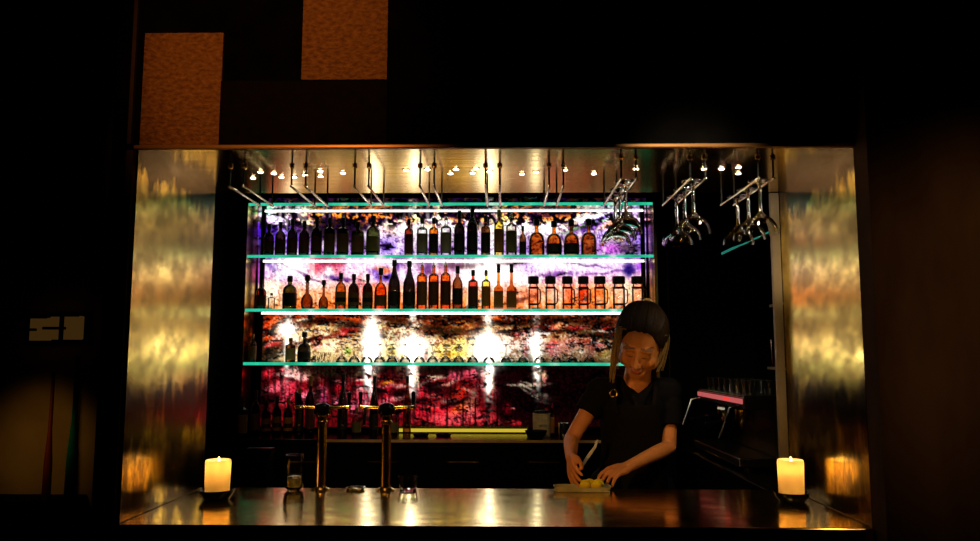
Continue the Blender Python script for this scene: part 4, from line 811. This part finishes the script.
def hand(mb, w, d, side, curl, spread, palm_n):
    """palm plus five separate fingers. d: direction of the fingers, palm_n: normal out of the palm."""
    d = V(d).normalized(); pn = V(palm_n); pn = (pn-d*pn.dot(d)).normalized(); ac = d.cross(pn)*side
    L = .082
    for f in (-1, -.33, .33, 1):
        mb.tube([w-d*.01+ac*f*.014, w+d*L*.5+ac*f*.027, w+d*L*.95+ac*f*.029], [.013, .0135, .011], 10)
    ln = (.060, .072, .077, .066)[::-1]
    for k, f in enumerate((-1, -.33, .33, 1)):
        b0 = w+d*L*.92+ac*f*.030; dd = (d+ac*f*spread).normalized()
        l = ln[k]; pts = [b0-d*.02]; p = b0.copy(); ang = 0
        pts.append(p.copy())
        for seg, cu in ((.45, curl*.7), (.32, curl), (.25, curl*.8)):
            ang += cu; v = dd*cos(ang)+pn*sin(ang); p = p+v*l*seg; pts.append(p.copy())
        mb.tube(pts, [.0092, .0092, .0085, .0078, .0062], 10)
    b0 = w+d*.022-ac*.026
    t1 = b0+(d*.9-ac*.5+pn*.40).normalized()*.036; t2 = t1+(d*.95-ac*.1+pn*.28).normalized()*.032; t3 = t2+(d*.97+ac*.15+pn*.1).normalized()*.024
    mb.tube([w+d*.01-ac*.012, b0, t1, t2, t3], [.014, .0135, .0105, .009, .007], 10)
body = MB()
torso(body, -.004)
hell(body, (0, .012, .030), (.077, .097, .088)); hell(body, (0, -.022, -.022), (.068, .074, .098)); hell(body, (0, -.052, -.082), (.040, .042, .036)); hell(body, (0, -.068, -.100), (.022, .022, .018))
body.tube([hp(0, -.088, .020), hp(0, -.102, -.006), hp(0, -.115, -.030)], [.0075*HS, .0085*HS, .0105*HS], 12)
for s_ in (-1, 1):
    hell(body, (s_*.011, -.104, -.034), (.009, .010, .0075)); hell(body, (s_*.038, -.058, -.034), (.027, .026, .028)); hell(body, (s_*.030, -.083, .024), (.026, .013, .0085))
    hell(body, (s_*.031, -.079, .003), (.0165, .0145, .0115)); hell(body, (s_*.076, .014, -.008), (.010, .021, .032)); hell(body, (s_*.05, -.02, -.062), (.022, .04, .028))
hell(body, (0, -.093, -.060), (.023, .011, .0058)); hell(body, (0, -.091, -.070), (.020, .0115, .0065))
body.tube([hp(0, .018, -.05), hp(0, .03, -.085), neck0.lerp(HC, .3), neck0, chest], [.056, .054, .054, .060, .075], 18)
body.ell(neck0+V((-.008, -.046, -.012)), (.052, .034, .055))
for i in (0, 1):
    mid = sho[i].lerp(elb[i], .5)
    body.tube([sho[i], sho[i].lerp(elb[i], .35), mid, elb[i]], [.048, .040, .036, .031], 14)
    body.tube([elb[i], elb[i].lerp(wri[i], .3), elb[i].lerp(wri[i], .7), wri[i]], [.031, .031, .026, .0215], 14, flat=1)
tray_c = V((cxm, 2.99, ZB+.03))
h0 = wri[0]; tgt0 = at(573, 477, 3.045); hand(body, h0, (tgt0-h0), -1, .26, .10, (1, .25, -.1))
h1 = wri[1]; tgt1 = at(603, 475, 3.05); hand(body, h1, (tgt1-h1), 1, .48, .16, (-.15, .1, -1))
for s_ in (-1, 1):
    hip = pelv+V((s_*.088, .0, -.04)); kn = V((pelv.x+s_*.095, 3.47, .49)); an = V((pelv.x+s_*.10, 3.52, .08))
    body.tube([hip, hip.lerp(kn, .5), kn, kn.lerp(an, .3), an], [.085, .072, .052, .052, .036], 14)
    body.tube([an, an+V((0, -.04, -.04)), an+V((0, -.16, -.05))], [.036, .034, .026], 12)
def remesh(mb, voxel, smooth, it=4):
    me = bpy.data.meshes.new('tmp'); mb.bm.to_mesh(me); mb.bm.free()
    ob = bpy.data.objects.new('tmp', me); COL.objects.link(ob)
    md = ob.modifiers.new('r', 'REMESH'); md.mode = 'VOXEL'; md.voxel_size = voxel; md.adaptivity = 0
    sm = ob.modifiers.new('s', 'SMOOTH'); sm.factor = smooth; sm.iterations = it
    dg = bpy.context.evaluated_depsgraph_get(); dg.update()
    out = bpy.data.meshes.new_from_object(ob.evaluated_get(dg)); bpy.data.objects.remove(ob); return out
def link_mesh(me, name, mats, parent, off):
    me.name = name; me.transform(Matrix.Translation(-off)); me.materials.clear()
    for q in mats: me.materials.append(MT[q])
    for p in me.polygons: p.use_smooth = True
    o = bpy.data.objects.new(name, me); COL.objects.link(o)
    if parent: o.parent = parent
    WLOC[o.name] = off; return o
P0 = V((pelv.x, 3.5, 0))
pr = thing('person', 'woman with blonde hair in black tee and apron bending over the tray', 'person', P0)
bm_ = remesh(body, .0042, .5, 7)
for q in bm_.vertices:      # finger pads rest on the counter
    if q.co.y < Y2+.004 and q.co.z < ZB+.002: q.co.z = ZB+.002
inv = HR.transposed()
mi = []
for p in bm_.polygons:
    l = inv @ (V(p.center)-HC)/HS; ax = abs(l.x)
    m_ = 0
    if l.y < -.06:
        if ax < .024 and abs(l.z+.065-.004*(ax/.02)) < .0105 and l.y < -.085: m_ = 1
        elif .010 < ax < .052 and abs(l.z-(.030-.12*max(0, ax-.034))) < .0026: m_ = 2
        elif .016 < ax < .046 and abs(l.z-(-.0055+10*(ax-.031)**2)) < .0022: m_ = 2
    mi.append(m_)
ob = link_mesh(bm_, 'body', ['skin', 'lips', 'brow'], pr, P0)
ob.data.polygons.foreach_set('material_index', mi)
# tee shirt
sh = MB(); torso(sh, .010)
for i in (0, 1):
    end = sho[i].lerp(elb[i], (.46, .62)[i])
    sh.tube([sho[i]+V(((.02, -.02)[i], 0, -.01)), sho[i].lerp(elb[i], .25), end], [.062, .058, .058], 18, cap=False)
    sh.ell(sho[i], (.062, .06, .058))
for s_ in (-1, 1):   # collar band either side of the open neck
    sh.tube([neck0+V((s_*.012, .062, .012)), neck0+V((s_*.060, .022, .008)), neck0+V((s_*.050-.006, -.045, -.008)), neck0+V((-.008+s_*.016, -.088, -.050)), neck0+V((-.008, -.086, -.085))], [.013, .016, .017, .020, .026], 12)
link_mesh(remesh(sh, .006, .5, 5), 'tee_shirt', ['tee'], pr, P0)
tq = MB()
for s_ in (-1, 1):
    hip = pelv+V((s_*.085, .0, .0)); kn = V((pelv.x+s_*.095, 3.47, .49)); an = V((pelv.x+s_*.10, 3.52, .09))
    tq.tube([hip, hip.lerp(kn, .5), kn, an], [.105, .09, .07, .062], 16)
tq.ell(pelv+V((0, 0, .0)), (.168, .125, .09)); link_mesh(remesh(tq, .009, .5, 4), 'trousers', ['trouser'], pr, P0)
for s_ in (-1, 1):
    an = V((pelv.x+s_*.10, 3.52, .05)); q = MB(); q.ell(an+V((0, -.07, -.005)), (.048, .14, .045)); q.build('shoe', 'blackgloss', pr)
# apron: curved bib and skirt with thickness
ap = MB(); rows = []
for j in range(26):
    t = j/25; z = chest.z+.02-(chest.z+.02-.52)*t
    tt = max(0, min(1, (z-.93)/(chest.z-.93))); c = pelv.lerp(belly, tt*2) if tt < .5 else belly.lerp(chest, (tt-.5)*2)
    hwid = .105+.03*min(1, max(0, (t-.15)/.2)); r1 = []
    for i in range(15):
        u = -1+2*i/14; a = u*.95 if t > .3 else u*.75
        r1.append((c.x+(.165)*sin(a)*hwid/.13, c.y-(.128)*cos(a)-.02, z))
    rows.append(r1)
A = [[ap.bm.verts.new(q) for q in r_] for r_ in rows]; B = [[ap.bm.verts.new((q[0], q[1]+.005, q[2])) for q in r_] for r_ in rows]
for j in range(25):
    for i in range(14): ap._f([A[j][i], A[j][i+1], A[j+1][i+1], A[j+1][i]]); ap._f([B[j][i], B[j+1][i], B[j+1][i+1], B[j][i+1]])
    ap._f([A[j][0], A[j+1][0], B[j+1][0], B[j][0]]); ap._f([A[j][14], B[j][14], B[j+1][14], A[j+1][14]])
for i in range(14): ap._f([A[0][i], B[0][i], B[0][i+1], A[0][i+1]]); ap._f([A[25][i], A[25][i+1], B[25][i+1], B[25][i]])
apo = ap.build('apron', 'apron', pr)
rc = at(613.5, 393.5, 3.275)
Mr = Matrix.Rotation(pi/2, 3, 'X')
MB().torus(rc, .0145, .0030, Mr).build('strap_ring', 'brass', apo)
q = MB(); q.tube([rc+V((0, 0, .014)), at(613.5, 384, 3.29), at(616, 376, 3.34), at(620, 376, 3.43)], [.010]*4, 10, flat=.3, ref=(1, 0, 0)); q.build('strap', 'apron', apo)
q = MB(); q.tube([rc+V((0, 0, -.014)), at(614, 404, 3.272), at(617, 412, 3.275)], [.010]*3, 10, flat=.3, ref=(1, 0, 0)); q.build('strap', 'apron', apo)
q = MB(); q.tube([at(654, 405, 3.275), at(656, 388, 3.30), at(655, 378, 3.36), at(650, 376, 3.43)], [.010]*4, 10, flat=.3, ref=(1, 0, 0)); q.build('strap', 'apron', apo)
# hair: cap with strands, loose locks and a gathered tail
hb = MB()
tmp = bmesh.new(); bmesh.ops.create_uvsphere(tmp, u_segments=96, v_segments=48, radius=1)
for q in tmp.verts:
    n = q.co.copy(); x, y, z = n.x*.093, n.y*.112+.018, n.z*.100+.036
    az = math.atan2(n.x, -n.y)
    gro = .0022*sin(az*34+2*sin(n.z*5)+1.5*noise.noise((az*3, n.z*2, 0)))
    sc2 = 1+gro/.095
    x *= sc2; z = .036+(z-.036)*sc2
    front = -n.y
    line = .089-.17*abs(n.x)**3.5+.006*noise.noise((az*6, .3, 0))          # hairline height
    hug = min(1, max(0, (front-.35)/.5)); x *= 1-.07*hug; y += .013*hug*(1 if z < .12 else .5)
    if front > -.05 and z < line: # tuck under the face surface
        k = min(1, (line-z)/.035); x *= 1-.42*k; y = y*(1-.42*k)+.006*k
    if z < -.05: k = min(1, (-.05-z)/.03); x *= 1-.3*k; y *= 1-.2*k
    q.co = hp(x, y, z)
hb.add(tmp)
rnd = random.Random(9)
for k in range(90):      # strands combed back from the hairline to the tie
    a = rnd.uniform(-1.25, 1.25); pts = []
    for i in range(8):
        t = i/7; th = (.30+.62*t)*pi*.82-.10           # polar sweep from brow over the crown
        e_ = a*(1-.55*t); q = V((sin(e_)*sin(min(th, pi/2))*.095 if t < .5 else sin(e_)*.095*(1-.5*(t-.5)), -cos(th)*.114*cos(e_*.6)+.016, sin(th)*.102*cos(e_*.75)+.036))
        pts.append(hp(q.x, q.y, q.z+rnd.uniform(-.001, .0015)))
    hb.tube(pts, [.0012, .002, .0026, .0028, .0028, .0026, .0022, .0016], 5)
hb.build('hair', 'hair_shaded', pr); hb = MB()
def lock(p0, p1, p2, p3, n, wid, r0, seed):
    rnd = random.Random(seed)
    for k in range(n):
        j = V((rnd.uniform(-1, 1), rnd.uniform(-1, 1), 0))*wid; e = V((rnd.uniform(-1, 1), rnd.uniform(-1, 1), rnd.uniform(-2.5, 1.5)))*wid*.8
        pts = []; 
        for i in range(11):
            t = i/10; b_ = (p0+j*.5)*(1-t)**3+(p1+j)*3*t*(1-t)**2+(p2+j*1.1)*3*t*t*(1-t)+(p3+j*.6+e)*t**3
            b_ += V((sin(t*9+k), cos(t*8+k*2), 0))*.0016; pts.append(b_)
        hb.tube(pts, [r0*(.9-.55*(abs(i-3)/8)) for i in range(11)], 6)
tL = hp(-.070, -.035, .075)
lock(tL, at(620, 325, 3.17), at(614, 352, 3.17), at(612, 377, 3.20), 30, .012, .0030, 1)
lock(hp(-.05, -.06, .085), at(622, 322, 3.16), at(617, 345, 3.17), at(616, 364, 3.18), 16, .010, .0026, 2)
lock(hp(.078, -.02, .055), at(668, 332, 3.18), at(664, 348, 3.20), at(655, 362, 3.22), 20, .012, .0026, 3)
lock(hp(.078, .02, .06), at(668, 335, 3.24), at(667, 350, 3.26), at(659, 366, 3.28), 18, .013, .0028, 4)
lock(hp(0, .10, .09), hp(.0, .16, .06), hp(.02, .17, -.03), hp(.03, .13, -.11), 40, .020, .006, 5)
hb.torus(hp(0, .128, .068), .024, .006, HR @ Matrix.Rotation(1.0, 3, 'X'))
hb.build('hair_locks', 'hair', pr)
# bar towel hanging from her hip side
tw = MB(); 
pts = [at(597, 441, 3.27), at(595, 447, 3.265), at(590, 454, 3.26), at(585, 461, 3.25), at(582, 468, 3.25)]
for i in range(3): tw.tube([p+V((.002*i, .008*i, 0)) for p in pts], [.004, .0055, .007, .006, .003], 10, flat=.3, ref=(1, 0, .6))
o = tw.build('bar_towel', 'towel_cloth'); tag(o, 'narrow white towel end hanging at the bartender\'s hip', 'towel')

# ------------------------------------------------------------------ unseen room lamps and added fill spots
light('panel_spot', 'SPOT', (-.75, .9, 2.75), 24, (1, .44, .11), .05, (-.72, 2.4, 2.45), math.radians(44), .7)
light('right_wall_wash', 'SPOT', (1.75, .7, 2.1), 15, (1, .58, .26), .06, (1.46, 2.3, 1.62), math.radians(44), 1)
light('lounge_spot', 'SPOT', (-1.74, 2.25, 1.50), 2.8, (1, .60, .16), .04, (-1.735, 2.98, 1.16), math.radians(38), 1)
light('bartender_fill', 'SPOT', (-.75, 1.3, 1.65), 46, (1, .50, .15), .05, (.42, 3.15, 1.22), math.radians(22), .8)  # added unseen spot that brightens the bartender's face and arms
light('shelf_fill', 'SPOT', (-.35, 2.62, ZT-.03), 10, (1, .66, .30), .02, (-.35, 4.98, 1.66), math.radians(75), .8)  # added fill so the bottle labels catch warm light
light('rack_fill', 'SPOT', (.74, 2.45, ZT-.03), 14, (1, .85, .62), .035, (.72, 2.72, 1.95), math.radians(110), .8)  # added to give the hanging glasses highlights
light('rack_fill', 'SPOT', (.35, 1.5, 2.3), 50, (1, .85, .62), .06, (.66, 2.70, 2.0), math.radians(24), .8)  # second added spot, unseen, for reflections on the hanging glasses
light('tap_fill', 'SPOT', (-.62, 2.74, ZT-.03), 14, (1, .78, .5), .012, (-.64, 3.0, ZB), math.radians(36), .6)  # added to brighten the iced glass and the taps
